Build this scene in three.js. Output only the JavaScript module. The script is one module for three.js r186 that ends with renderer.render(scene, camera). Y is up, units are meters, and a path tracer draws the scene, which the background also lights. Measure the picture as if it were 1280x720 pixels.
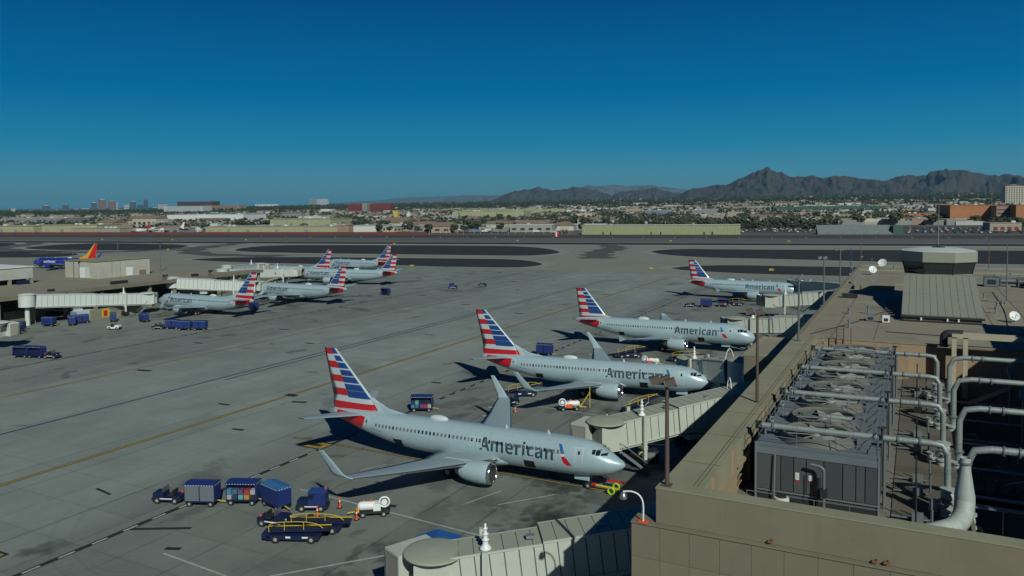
import * as THREE from 'three';
import { mergeGeometries, mergeVertices } from 'three/addons/utils/BufferGeometryUtils.js';

// ---------- camera, sky, sun, exposure ----------
const scene = new THREE.Scene();
const FOCAL = 975.6, PITCH = 0.0468, ROLL = -0.0097, YAW = 0.4801, EYE = 30.17;
const camera = new THREE.PerspectiveCamera(2 * Math.atan(420 / FOCAL) * 180 / Math.PI, 1280 / 840, 0.5, 90000);
camera.setViewOffset(1280, 840, 0, 120, 1280, 720);
{
  const fw = new THREE.Vector3(-Math.sin(YAW) * Math.cos(PITCH), -Math.sin(PITCH), -Math.cos(YAW) * Math.cos(PITCH));
  const r0 = new THREE.Vector3(Math.cos(YAW), 0, -Math.sin(YAW)), u0 = r0.clone().cross(fw);
  camera.up.copy(u0.multiplyScalar(Math.cos(ROLL)).addScaledVector(r0, -Math.sin(ROLL)));
  camera.position.set(0, EYE, 0);
  camera.lookAt(fw.add(camera.position));
}
const SUN = new THREE.Vector3(1.03, 1, 1.04).normalize();
{
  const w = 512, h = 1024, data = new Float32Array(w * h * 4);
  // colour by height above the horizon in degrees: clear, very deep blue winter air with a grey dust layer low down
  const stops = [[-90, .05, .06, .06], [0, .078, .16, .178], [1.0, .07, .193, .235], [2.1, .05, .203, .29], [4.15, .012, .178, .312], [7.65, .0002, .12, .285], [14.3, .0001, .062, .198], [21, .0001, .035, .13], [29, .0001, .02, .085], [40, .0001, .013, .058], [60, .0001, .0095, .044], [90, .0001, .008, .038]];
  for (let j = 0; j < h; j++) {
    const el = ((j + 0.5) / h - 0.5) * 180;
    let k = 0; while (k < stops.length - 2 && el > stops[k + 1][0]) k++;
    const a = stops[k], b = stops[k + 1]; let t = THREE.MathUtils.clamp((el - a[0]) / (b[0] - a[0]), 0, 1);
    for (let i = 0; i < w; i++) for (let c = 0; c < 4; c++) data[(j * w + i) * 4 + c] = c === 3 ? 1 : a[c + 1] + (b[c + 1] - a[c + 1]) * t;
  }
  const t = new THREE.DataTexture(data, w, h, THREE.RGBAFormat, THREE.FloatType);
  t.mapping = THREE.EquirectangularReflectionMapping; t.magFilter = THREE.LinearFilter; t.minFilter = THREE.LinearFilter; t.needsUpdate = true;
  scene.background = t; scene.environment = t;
}
const sun = new THREE.DirectionalLight(new THREE.Color().setRGB(0.94, 1, 0.9), 3.0);
sun.position.copy(SUN).multiplyScalar(400).add(new THREE.Vector3(-80, 0, -120));
sun.target.position.set(-80, 0, -120); sun.castShadow = true; sun.shadow.radius = 1;
Object.assign(sun.shadow.camera, { left: -350, right: 350, top: 350, bottom: -350, near: 1, far: 1200 }); sun.shadow.mapSize.set(4096, 4096);
scene.add(sun, sun.target);
scene.fog = new THREE.FogExp2(new THREE.Color().setRGB(.22, .66, 1), 0.000022);
const renderer = new THREE.WebGLRenderer({ antialias: true });
renderer.toneMapping = THREE.LinearToneMapping; renderer.toneMappingExposure = 1.14;
renderer.shadowMap.enabled = true; renderer.setSize(1280, 720);

// ---------- helpers ----------
let seed = 20240117;
const rnd = () => { seed |= 0; seed = seed + 0x6D2B79F5 | 0; let t = Math.imul(seed ^ seed >>> 15, 1 | seed); t = t + Math.imul(t ^ t >>> 7, 61 | t) ^ t; return ((t ^ t >>> 14) >>> 0) / 4294967296; };
const rr = (a, b) => a + (b - a) * rnd();
const pick = (a) => a[Math.floor(rnd() * a.length)];
const V = (x, y, z) => new THREE.Vector3(x, y, z);
const hash2 = (x, y, s = 0) => { let h = Math.imul(x | 0, 374761393) + Math.imul(y | 0, 668265263) + Math.imul(s | 0, 974634541); h = Math.imul(h ^ h >>> 13, 1274126177); return ((h ^ h >>> 16) >>> 0) / 4294967296; };
function vnoise(x, y, s = 0) { const xi = Math.floor(x), yi = Math.floor(y), fx = x - xi, fy = y - yi, u = fx * fx * (3 - 2 * fx), v = fy * fy * (3 - 2 * fy); const a = hash2(xi, yi, s), b = hash2(xi + 1, yi, s), c = hash2(xi, yi + 1, s), d = hash2(xi + 1, yi + 1, s); return a + (b - a) * u + (c - a) * v + (a - b - c + d) * u * v; }
function fbm(x, y, o = 4, s = 0) { let a = 0.5, r = 0, n = 0; for (let i = 0; i < o; i++) { r += a * vnoise(x, y, s + i * 17); n += a; a *= 0.5; x *= 2.03; y *= 2.03; } return r / n; }
const srgb = (l) => Math.round(255 * (l <= 0.0031308 ? 12.92 * Math.max(l, 0) : 1.055 * Math.pow(Math.min(l, 1), 1 / 2.4) - 0.055));

function mat(rgb, roughness = 0.8, metalness = 0, extra = {}) {
  const { physical, ...e } = extra;
  const m = new (physical ? THREE.MeshPhysicalMaterial : THREE.MeshStandardMaterial)({ roughness, metalness, ...e });
  m.color.setRGB(...rgb); return m;
}
// a tiling grain texture: f(u, v) gives a linear multiplier around 1
function grain(n, f, base = [1, 1, 1]) {
  const d = new Uint8Array(n * n * 4);
  for (let j = 0; j < n; j++) for (let i = 0; i < n; i++) { const m = f(i / n, j / n); for (let c = 0; c < 3; c++) d[(j * n + i) * 4 + c] = srgb(base[c] * m); d[(j * n + i) * 4 + 3] = 255; }
  const t = new THREE.DataTexture(d, n, n); t.colorSpace = THREE.SRGBColorSpace; t.wrapS = t.wrapT = THREE.RepeatWrapping; t.magFilter = THREE.LinearFilter; t.minFilter = THREE.LinearMipmapLinearFilter; t.generateMipmaps = true; t.needsUpdate = true; return t;
}
const tn = (u, v, k, s) => { // tileable value noise
  const x = u * k, y = v * k, xi = Math.floor(x), yi = Math.floor(y), fx = x - xi, fy = y - yi, a = fx * fx * (3 - 2 * fx), b = fy * fy * (3 - 2 * fy), m = (q) => ((q % k) + k) % k;
  const p = hash2(m(xi), m(yi), s), q = hash2(m(xi + 1), m(yi), s), r = hash2(m(xi), m(yi + 1), s), t = hash2(m(xi + 1), m(yi + 1), s); return p + (q - p) * a + (r - p) * b + (p - q - r + t) * a * b;
};
const tfbm = (u, v, k, o, s) => { let a = .5, r = 0, n = 0; for (let i = 0; i < o; i++) { r += a * tn(u, v, k, s + i * 13); n += a; a *= .55; k *= 2; } return r / n; };

function clean(g) { // position, normal, uv, not indexed
  if (g.index) g = g.toNonIndexed();
  for (const k of Object.keys(g.attributes)) if (!['position', 'normal', 'uv'].includes(k)) g.deleteAttribute(k);
  if (!g.attributes.uv) g.setAttribute('uv', new THREE.BufferAttribute(new Float32Array(g.attributes.position.count * 2), 2));
  if (!g.attributes.normal) g.computeVertexNormals();
  return g;
}
const merge = (list) => list.length === 1 ? clean(list[0]) : mergeGeometries(list.map(clean));
function metreUV(g, k = 1) { // uv in metres from the side a face points to
  const p = g.attributes.position, n = g.attributes.normal, u = g.attributes.uv;
  for (let i = 0; i < p.count; i++) { const ax = Math.abs(n.getX(i)), ay = Math.abs(n.getY(i)), az = Math.abs(n.getZ(i)); if (ay >= ax && ay >= az) u.setXY(i, p.getX(i) * k, p.getZ(i) * k); else if (ax > az) u.setXY(i, p.getZ(i) * k, p.getY(i) * k); else u.setXY(i, p.getX(i) * k, p.getY(i) * k); }
  return g;
}
const _m4 = new THREE.Matrix4();
function box(x0, x1, y0, y1, z0, z1) { return clean(new THREE.BoxGeometry(Math.abs(x1 - x0), Math.abs(y1 - y0), Math.abs(z1 - z0)).translate((x0 + x1) / 2, (y0 + y1) / 2, (z0 + z1) / 2)); }
function cbox(x, y, z, w, h, d, ry = 0, rz = 0) { const g = new THREE.BoxGeometry(w, h, d); if (rz) g.rotateZ(rz); if (ry) g.rotateY(ry); return clean(g.translate(x, y, z)); }
function rod(a, b, r, r2 = r, n = 8) { // round bar between two points
  const A = V(...a), B = V(...b), d = B.clone().sub(A), L = d.length();
  const g = new THREE.CylinderGeometry(r2, r, L, n, 1); g.translate(0, L / 2, 0);
  g.applyQuaternion(new THREE.Quaternion().setFromUnitVectors(V(0, 1, 0), d.normalize())); return clean(g.translate(A.x, A.y, A.z));
}
function bar(a, b, w, h) { // square bar between two points
  const A = V(...a), B = V(...b), d = B.clone().sub(A), L = d.length(); d.normalize();
  const g = new THREE.BoxGeometry(w, h, L); g.translate(0, 0, L / 2);
  const m = new THREE.Matrix4().lookAt(V(0, 0, 0), d.clone().negate(), Math.abs(d.y) > .98 ? V(1, 0, 0) : V(0, 1, 0)); return clean(g.applyMatrix4(m).translate(A.x, A.y, A.z));
}
function tube(pts, r, seg = 24, n = 8, tension = 0.5) { const c = new THREE.CatmullRomCurve3(pts.map((p) => V(...p)), false, 'catmullrom', tension); return clean(new THREE.TubeGeometry(c, seg, r, n, false)); }
function bentPipe(pts, r, bend, n = 12) { // straight runs joined by round elbows
  const path = new THREE.CurvePath(), P = pts.map((p) => V(...p)); let last = P[0];
  for (let i = 1; i < P.length; i++) {
    if (i < P.length - 1) { const d0 = P[i].clone().sub(P[i - 1]).normalize(), d1 = P[i + 1].clone().sub(P[i]).normalize(), a = P[i].clone().addScaledVector(d0, -bend), b = P[i].clone().addScaledVector(d1, bend); path.add(new THREE.LineCurve3(last, a)); path.add(new THREE.QuadraticBezierCurve3(a, P[i], b)); last = b; }
    else path.add(new THREE.LineCurve3(last, P[i]));
  }
  return clean(new THREE.TubeGeometry({ getPointAt: (t, o) => path.getPointAt(t, o), getPoint: (t, o) => path.getPoint(t, o), getTangentAt: (t, o) => path.getTangentAt(t, o), getTangent: (t, o) => path.getTangent(t, o), computeFrenetFrames: THREE.Curve.prototype.computeFrenetFrames, getLength: () => path.getLength() }, Math.max(12, (P.length - 1) * 14), r, n, false));
}
function lathe(prof, n = 20) { return clean(new THREE.LatheGeometry(prof.map((p) => new THREE.Vector2(p[0], p[1])), n)); }
const names = new Map();
function numbered(n) { const k = names.get(n) || 0; names.set(n, k + 1); return k ? n + '_' + String(k).padStart(3, '0') : n; }
function part(name, geos, m, parent, label) {
  const o = new THREE.Mesh(Array.isArray(geos) ? merge(geos) : geos, m); o.name = name; o.castShadow = o.receiveShadow = true;
  if (label) o.userData.label = label; parent.add(o); return o;
}
function thing(name, label, category, p = [0, 0, 0], turn = 0, group) {
  const o = new THREE.Group(); o.name = numbered(name); o.position.set(...p); o.rotation.y = turn; o.userData = { label, category }; if (group) o.userData.group = group; scene.add(o); return o;
}
function solo(name, label, category, geos, m, group, p = [0, 0, 0], turn = 0) {
  const o = part(numbered(name), geos, m, scene); o.userData = { label, category }; if (group) o.userData.group = group; o.position.set(...p); o.rotation.y = turn; return o;
}
function struct(name, geos, m, parent = scene) { const o = part(parent === scene ? numbered(name) : name, geos, m, parent); if (parent === scene) o.userData.kind = 'structure'; return o; }
function dup(src, p, turn, label) { const o = src.clone(); o.name = numbered(src.name.replace(/_\d{3}$/, '')); o.userData = { ...src.userData }; if (label) o.userData.label = label; o.position.set(...p); o.rotation.y = turn; scene.add(o); return o; }
function flat(pts, y) { // a level sheet from x, z corners
  const s = new THREE.Shape(pts.map((p) => new THREE.Vector2(p[0], -p[1]))); const g = new THREE.ShapeGeometry(s, 6); g.rotateX(-Math.PI / 2); g.translate(0, y, 0); return metreUV(clean(g), 1);
}
const canvas = (w, h) => { const c = document.createElement('canvas'); c.width = w; c.height = h; return [c, c.getContext('2d')]; };
const canvasTex = (c) => { const t = new THREE.CanvasTexture(c); t.colorSpace = THREE.SRGBColorSpace; t.anisotropy = 8; return t; };
const css = (r, g, b) => `rgb(${srgb(r)},${srgb(g)},${srgb(b)})`;

// ---------- shared materials ----------
const concreteGrain = grain(512, (u, v) => 0.82 + 0.36 * tfbm(u, v, 6, 5, 3) * (0.85 + 0.3 * tn(u, v, 128, 9)));
const wallGrain = grain(512, (u, v) => { const st = tn(u, v * .12, 60, 4) * tn(u, v, 7, 5), sp = tn(u, v, 90, 6); return 0.79 + 0.38 * tfbm(u, v, 4, 6, 31) - .24 * Math.max(0, st - .42) - (sp > .93 ? .07 : 0); }); wallGrain.repeat.set(.1, .1);
const roofGrain = grain(512, (u, v) => { const p = tfbm(u, v, 5, 6, 131), q = tn(u, v, 14, 18); return 0.8 + 0.36 * p - (q > .72 ? .1 * (q - .72) / .28 : 0) + .05 * tn(u, v, 200, 3); }); roofGrain.repeat.set(.06, .06);
const pipeGrain = grain(256, (u, v) => { const band = tn(u, .3, 40, 2) > .8 ? .86 : 1; return band * (0.82 + 0.3 * tfbm(u, v, 6, 5, 201)) - (tn(u, v, 24, 8) > .86 ? .12 : 0); }); pipeGrain.repeat.set(5, 1);
const metalGrain = grain(256, (u, v) => 0.9 + 0.2 * tfbm(u, v, 5, 4, 77)); metalGrain.repeat.set(.25, .25);
const M = {
  beige: mat([.192, .165, .116], .9, 0, { map: wallGrain }), beigeLight: mat([.272, .258, .172], .88, 0, { map: wallGrain }), tanWall: mat([.33, .235, .15], .9, 0, { map: wallGrain }),
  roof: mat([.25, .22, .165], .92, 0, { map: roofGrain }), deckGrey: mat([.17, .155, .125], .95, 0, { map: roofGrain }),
  metalRoof: mat([.25, .255, .205], .7, 0, { map: metalGrain }), towerGrey: mat([.088, .094, .1], .55, .2, { map: metalGrain }), towerDeck: mat([.16, .185, .2], .6, .2, { map: metalGrain }), galv: mat([.27, .29, .3], .45, .5), pipe: mat([.28, .31, .3], .5, .25, { map: pipeGrain }), pipeDuct: mat([.38, .41, .39], .6, .05, { map: pipeGrain }),
  rail: mat([.15, .175, .185], .55, .3), dark: mat([.02, .021, .023], .6), black: mat([.008, .008, .009], .6), rubber: mat([.014, .014, .014], .85), glass: mat([.015, .02, .024], .06, .0, { physical: true, clearcoat: 1, clearcoatRoughness: .05 }),
  white: mat([.72, .73, .72], .5), offwhite: mat([.58, .57, .5], .6), bridge: mat([.46, .475, .41], .6, 0, { map: metalGrain }), bridgeRoof: mat([.32, .33, .26], .75, 0, { map: metalGrain }), bridgeWhite: mat([.55, .58, .54], .6, 0, { map: metalGrain }), bellows: mat([.11, .12, .13], .8), canopy: mat([.27, .25, .2], .85),
  blue: mat([.012, .028, .135], .5), blueRoof: mat([.02, .06, .22], .55), navy: mat([.008, .014, .055], .45), royal: mat([.012, .03, .3], .35), yellow: mat([.62, .44, .03], .55), orange: mat([.7, .1, .015], .55), red: mat([.5, .02, .018], .5), lime: mat([.35, .55, .03], .55), steel: mat([.3, .31, .32], .35, .7), rust: mat([.2, .085, .04], .8), poleBrown: mat([.09, .062, .05], .7), poleGrey: mat([.16, .17, .17], .55, .4),
};
// ---------- ground, apron, runway ----------
const RU = [.9738, -.2276], RN = [-.2276, -.9738];                    // along and across the runway
const rw = (s, t) => [RU[0] * s + RN[0] * t, RU[1] * s + RN[1] * t];
const terrain = (x, z) => { const r = Math.hypot(x, z), az = Math.atan2(x, -z) * 180 / Math.PI, w = Math.abs(az) > 90 ? 0 : THREE.MathUtils.clamp((az + 58) / 40, 0, 1.3) * (az > 30 ? Math.max(0, 1 - (az - 30) / 30) : 1); return w * .0092 * Math.max(0, Math.min(r, 10000) - 1500); };
{
  const desert = grain(512, (u, v) => 0.72 + 0.56 * tfbm(u, v, 7, 6, 5)); desert.repeat.set(1 / 900, 1 / 900);
  // flat round the airport, rising gently towards the mountains
  const rings = [0, 400, 800, 1200, 1500, 2000, 2600, 3400, 4400, 5600, 7000, 8500, 10000, 14000, 20000, 30000, 45000], na = 180, pos = [], idx = [];
  rings.forEach((r) => { for (let i = 0; i <= na; i++) { const a = i / na * Math.PI * 2, x = Math.sin(a) * r, z = -Math.cos(a) * r; pos.push(x, terrain(x, z) - .12, z); } });
  for (let j = 0; j < rings.length - 1; j++) for (let i = 0; i < na; i++) { const q = j * (na + 1) + i; idx.push(q, q + 1, q + na + 1, q + 1, q + na + 2, q + na + 1); }
  const g = new THREE.BufferGeometry(); g.setAttribute('position', new THREE.Float32BufferAttribute(pos, 3)); g.setIndex(idx); g.computeVertexNormals();
  struct('ground', metreUV(clean(g)), mat([.115, .098, .078], .95, 0, { map: desert }));
  const tg = concreteGrain.clone(); tg.repeat.set(1 / 70, 1 / 70); tg.needsUpdate = true;
  struct('taxiway_concrete', flat([rw(-1700, -300), rw(1500, -300), rw(1500, 582), rw(-1700, 582)], -.08), mat([.215, .212, .175], .9, 0, { map: tg }));
  const rg = concreteGrain.clone(); rg.repeat.set(1 / 140, 1 / 60); rg.needsUpdate = true;
  struct('runway', [flat([rw(-2600, 596), rw(2200, 596), rw(2200, 662), rw(-2600, 662)], -.05)], mat([.105, .1, .095], .92, 0, { map: rg }));
  struct('runway_shoulder', [flat([rw(-2600, 662.5), rw(2200, 662.5), rw(2200, 725), rw(-2600, 725)], -.07)], mat([.05, .042, .036], .95, 0, { map: rg }));
  struct('runway_edge_strip', [flat([rw(-2600, 558), rw(2200, 558), rw(2200, 583), rw(-2600, 583)], -.04)], mat([.012, .012, .013], .9, 0, { map: rg }));
  struct('concrete_strip', [flat([rw(-2600, 545), rw(2200, 545), rw(2200, 557.5), rw(-2600, 557.5)], -.035)], mat([.29, .285, .245], .9, 0, { map: rg }));
  struct('service_road', [flat([rw(-2600, 583.5), rw(2200, 583.5), rw(2200, 595.5), rw(-2600, 595.5)], -.05)], mat([.17, .165, .15], .9, 0, { map: rg }));
  const isl = [
    [[-326, 490], [-328, 518], [-312, 536], [-223, 541], [-149, 538], [-122, 526], [-103, 502], [-90, 470], [-95, 448], [-112, 438], [-235, 446], [-285, 453], [-312, 465]],
    [[-288, 385], [-272, 405], [-221, 413], [-160, 411], [-108, 409], [-90, 395], [-81, 377], [-84, 362], [-95, 356], [-149, 358], [-190, 363], [-249, 371]],
    [[-36, 486], [-26, 505], [-12, 512], [24, 509], [330, 505], [330, 405], [138, 404], [80, 414], [29, 428], [-5, 436], [-27, 457]],
    [[-18, 362], [-11, 374], [0, 381], [18, 383], [59, 379], [300, 375], [300, 326], [112, 328], [51, 334], [16, 339], [-10, 351]],
    [[-512, 490], [-520, 528], [-503, 552], [-454, 548], [-416, 538], [-391, 521], [-378, 488], [-388, 466], [-420, 461], [-456, 463], [-490, 472]],
    [[-800, 556], [-605, 552], [-585, 546], [-562, 528], [-549, 505], [-560, 492], [-600, 486], [-800, 482]],
    [[-620, 440], [-457, 444], [-418, 434], [-392, 413], [-394, 394], [-427, 387], [-520, 384], [-620, 386]]];
  const infield = mat([.014, .0125, .0115], .95, 0, { map: rg });
  for (const p of isl) {
    const c = new THREE.CatmullRomCurve3(p.map(([s, t]) => { const q = rw(s, t); return V(q[0], 0, q[1]); }), true, 'catmullrom', .35);
    const q = c.getSpacedPoints(70).map((v) => [v.x, v.z]);
    struct('infield', [flat(q, -.03)], infield);
    const mx = q.reduce((a, v) => a + v[0], 0) / q.length, mz = q.reduce((a, v) => a + v[1], 0) / q.length;
    // paler kerb shoulder round each infield
    struct('infield_shoulder', [flat(q.map(([x, z]) => { const dx = x - mx, dz = z - mz, l = Math.hypot(dx, dz); return [x + dx / l * 7, z + dz / l * 9]; }), -.05)], mat([.25, .25, .215], .9, 0, { map: tg }));
  }
  // the dark worn taxi curve between the infields, rubber laid on concrete
  const wear = grain(256, (u, v) => 0.75 + 0.5 * tfbm(u, v, 8, 5, 60)); wear.repeat.set(1 / 40, 1 / 40);
  const wm = mat([.075, .072, .066], .9, 0, { map: wear });
  for (const pts of [[[-372, 566], [-366, 520], [-350, 470], [-310, 430], [-250, 418]], [[-575, 566], [-545, 520], [-528, 480], [-480, 452], [-430, 448]], [[-75, 566], [-62, 520], [-66, 470], [-60, 420]], [[-366, 520], [-385, 455], [-440, 425]]]) {
    const c = new THREE.CatmullRomCurve3(pts.map(([s, t]) => { const q = rw(s, t); return V(q[0], 0, q[1]); })), L = [], R = [];
    for (let i = 0; i <= 24; i++) { const p = c.getPoint(i / 24), d = c.getTangent(i / 24), w = 8 + 3 * Math.sin(i * 1.7) + rr(-1, 1); L.push([p.x - d.z * w, p.z + d.x * w]); R.unshift([p.x + d.z * w, p.z - d.x * w]); }
    struct('rubber_wear', [flat([...L, ...R], -.022 - .002 * pts.length)], wm);
  }
}
// apron concrete with its slabs, joints, oil and tyre marks
const AX0 = -262, AX1 = -8, AZ0 = 10, AZ1 = -318;
{
  const n = 2048, d = new Uint8Array(n * n * 4), sx = (AX1 - AX0) / n, sz = (AZ0 - AZ1) / n;
  const stains = [], tracks = [];
  const gate = (x) => x > -72 ? 1 : x < -133 ? .8 : 0;
  for (let i = 0; i < 900; i++) { const x = rr(AX0, AX1), z = rr(AZ1, AZ0), gq = gate(x); if (rnd() > .25 + gq * .75) continue; stains.push([x, z, rr(.25, 1.6) * (rnd() < .15 ? 2.2 : 1), rr(.12, .5), rr(0, 6.28), rr(1, 3.5)]); }
  for (const [nx, nz] of [[-27, -76], [-27, -117], [-29, -157], [-30, -245], [-27, -43], [-192, -153], [-188, -184], [-211, -236]]) { // soiled stands under engines, wheels and noses
    const sg = nx < -100 ? -1 : 1;
    for (let i = 0; i < 46; i++) stains.push([nx - sg * rr(-4, 22), nz + rr(-14, 14), rr(.3, 2.6), rr(.12, .42), rr(0, 6.28), rr(1, 4)]);
    for (let i = 0; i < 9; i++) { const a = nx - sg * rr(2, 30), b = nz + rr(-12, 14); tracks.push([a, b, a + rr(-16, 16), b + rr(-3, 3), rr(-5, 5), rr(.18, .3), rr(.1, .3)]); }
  }
  for (let i = 0; i < 150; i++) { const g2 = rnd() < .6, x = g2 ? rr(-75, -25) : rr(-205, -135), z = rr(-300, 0), a = rr(0, 6.28), l = rr(8, 34); tracks.push([x, z, x + Math.cos(a) * l, z + Math.sin(a) * l, rr(-4, 4), rr(.16, .35), rr(.08, .3)]); }
  const buf = new Float32Array(n * n).fill(1);
  for (const [x, z, r, k, an, el] of stains) {
    const R = r * el; const i0 = Math.floor((x - R - AX0) / sx), i1 = Math.ceil((x + R - AX0) / sx), j0 = Math.floor((z - R - AZ1) / sz), j1 = Math.ceil((z + R - AZ1) / sz), ca = Math.cos(an), sa = Math.sin(an);
    for (let j = Math.max(0, j0); j < Math.min(n, j1); j++) for (let i = Math.max(0, i0); i < Math.min(n, i1); i++) { const px = AX0 + i * sx - x, pz = AZ1 + j * sz - z, a = (px * ca + pz * sa) / (r * el), b = (-px * sa + pz * ca) / r; const q = Math.sqrt(a * a + b * b) + (fbm((px + x) * 1.3, (pz + z) * 1.3, 3, 7) - .5) * 1.1; if (q < 1) buf[j * n + i] *= 1 - k * Math.min(1, (1 - q) * 2.2); }
  }
  for (const [x0, z0, x1, z1, bow, w, k] of tracks) for (const off of [-.9, .9]) {
    const L = Math.hypot(x1 - x0, z1 - z0), nx = -(z1 - z0) / L, nz = (x1 - x0) / L;
    for (let q = 0; q < L; q += .09) { const t = q / L, b = bow * 4 * t * (1 - t) + off, x = x0 + (x1 - x0) * t + nx * b, z = z0 + (z1 - z0) * t + nz * b, kk = k * (.5 + fbm(q * .3, off * 9, 2, 3)) * Math.min(1, 4 * t * (1 - t) + .15); const i = Math.round((x - AX0) / sx), j = Math.round((z - AZ1) / sz), rx = Math.ceil(w / sx / 2); for (let a = -rx; a <= rx; a++) { const ii = i + a; if (ii >= 0 && ii < n && j >= 0 && j < n) buf[j * n + ii] *= 1 - kk * .12; } }
  }
  const lane = [.212, .236, .215], gateC = [.168, .182, .164];
  for (let j = 0; j < n; j++) {
    const z = AZ1 + (j + .5) * sz;
    for (let i = 0; i < n; i++) {
      const x = AX0 + (i + .5) * sx;
      const wob = (fbm(x * .05, z * .05, 3, 91) - .5) * 5;
      const e1 = THREE.MathUtils.smoothstep(x, -72 + wob, -68 + wob), e2 = 1 - THREE.MathUtils.smoothstep(x, -133 + wob * .3, -131 + wob * .3), k = Math.max(e1 * .92, e2 * .75);
      const kx = Math.floor(x / 6.1), kz = Math.floor(z / 6.1), slab = 0.935 + 0.13 * hash2(kx, kz, 5) + (hash2(kx, kz, 8) > .96 ? -.08 : 0);
      const fx = Math.abs(x / 6.1 - Math.round(x / 6.1)) * 6.1, fz = Math.abs(z / 6.1 - Math.round(z / 6.1)) * 6.1, tar = hash2(kx, 77) > .72 && fx < .16 && vnoise(z * .2, kx, 3) > .3 ? .7 : 1, joint = (fx < .1 ? .85 : 1) * (fz < .12 ? .87 : 1) * tar;
      const big = 0.84 + 0.32 * fbm(x * .022, z * .016, 4, 41), mid = 0.86 + 0.28 * fbm(x * .35, z * .22, 4, 55), streak = 0.94 + .12 * fbm(x * .5, z * .03, 3, 66), fine = 0.95 + .1 * hash2(i, j, 2);
      const m = slab * joint * big * mid * streak * fine * buf[j * n + i], o = (j * n + i) * 4;
      for (let c = 0; c < 3; c++) d[o + c] = srgb((lane[c] + (gateC[c] - lane[c]) * k) * m); d[o + 3] = 255;
    }
  }
  const t = new THREE.DataTexture(d, n, n); t.colorSpace = THREE.SRGBColorSpace; t.magFilter = THREE.LinearFilter; t.minFilter = THREE.LinearMipmapLinearFilter; t.generateMipmaps = true; t.anisotropy = 16; t.needsUpdate = true;
  const g = flat([[AX0, AZ0], [AX1, AZ0], [AX1, AZ1], [AX0, AZ1]], 0), u = g.attributes.uv, p = g.attributes.position;
  for (let i = 0; i < p.count; i++) u.setXY(i, (p.getX(i) - AX0) / (AX1 - AX0), (p.getZ(i) - AZ1) / (AZ0 - AZ1));
  const apron = struct('apron', g, new THREE.MeshStandardMaterial({ map: t, roughness: .88 }));
  // painted lines
  const paintGrain = grain(256, (u, v) => 0.55 + 0.75 * tfbm(u, v, 16, 4, 8)); paintGrain.repeat.set(.25, .25);
  const line = (name, x0, z0, x1, z1, w, m, y = .006) => { const L = Math.hypot(x1 - x0, z1 - z0), nx = -(z1 - z0) / L * w / 2, nz = (x1 - x0) / L * w / 2; return part(name, flat([[x0 + nx, z0 + nz], [x1 + nx, z1 + nz], [x1 - nx, z1 - nz], [x0 - nx, z0 - nz]], y), m, apron); };
  const yl = mat([.36, .235, .035], .8, 0, { map: paintGrain }), bl = mat([.012, .055, .11], .8, 0, { map: paintGrain }), bk = mat([.02, .02, .021], .85, 0, { map: paintGrain }), wh = mat([.42, .41, .38], .8, 0, { map: paintGrain }), rd = mat([.3, .03, .025], .8, 0, { map: paintGrain });
  line('taxi_line_border', -88.4, 10, -88.4, -312, .75, bk, .004); line('taxi_line', -88.4, 10, -88.4, -312, .42, yl, .008);
  line('taxi_line_border', -129.3, 10, -129.3, -312, .6, bk, .004); line('taxi_line', -129.3, 10, -129.3, -312, .36, yl, .008);
  line('boundary_line', -108.4, 10, -108.4, -285, .48, bl, .006); line('boundary_line', -106.6, -96, -106.6, -285, .4, bk, .006);
  for (const [x, a, b] of [[-65.4, 0, -300], [-152, -30, -300]]) { // vehicle road edge: black strip with white dashes on it
    line('road_edge_border', x, a, x, b, .62, bk, .004);
    for (let z = a; z > b; z -= 3.1) if (hash2(Math.round(z * 10), 3) > .06) line('road_edge_dash', x + .04, z, x + .04, z - 1.5, .26, x === -65.4 ? wh : mat([.2, .2, .19], .85), .009);
  }
  line('road_edge_border', -65.4, -47, -60.2, -49.8, .5, bk, .005); line('road_edge_border', -75, -52, -78, -52.5, .35, bk, .005);
  for (const [z, h] of [[-75.8, 0], [-117, .1], [-157.5, .05], [-245.5, 0]]) { line('stand_line_border', -27, z, -72, z - 45 * h, .5, bk, .004); line('stand_line', -27, z, -72, z - 45 * h, .2, yl, .008); }
  for (const z of [-43, -60, -88, -102, -131, -170]) line('stand_edge_line', -30, z, -58, z - 2, .2, wh, .008);
  line('stand_edge_line', -46.5, -46, -38, -56, .22, wh, .0095); line('stand_edge_line', -37, -67.5, -33, -72.5, .16, wh, .0095); line('stand_edge_line', -52, -70, -50, -74, .16, wh, .0095); line('stand_edge_line', -56, -69.5, -54.5, -72.5, .14, wh, .0095); line('stand_edge_line', -40.2, -66, -38.5, -71, .14, wh, .0095);
  for (const z of [-153, -184, -236]) line('stand_line', -196, z, -150, z, .25, yl, .008);
  // gate number boxes painted on the slabs
  for (const [x, z] of [[-67, -74.6], [-66.6, -119], [-72, -37.6], [-66.6, -160]]) { part('stand_mark_border', flat([[x - 2, z - 1.3], [x + 2, z - 1.3], [x + 2, z + 1.3], [x - 2, z + 1.3]], .011), bk, apron); part('stand_mark', flat([[x - 1.7, z - 1], [x + 1.7, z - 1], [x + 1.7, z + 1], [x - 1.7, z + 1]], .015), yl, apron); part('stand_mark_centre', flat([[x - .9, z - .45], [x + .9, z - .45], [x + .9, z + .45], [x - .9, z + .45]], .019), bk, apron); }
  // drain grates and hydrant pit lids let into the slabs
  const grate = mat([.03, .03, .03], .7, .4);
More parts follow.
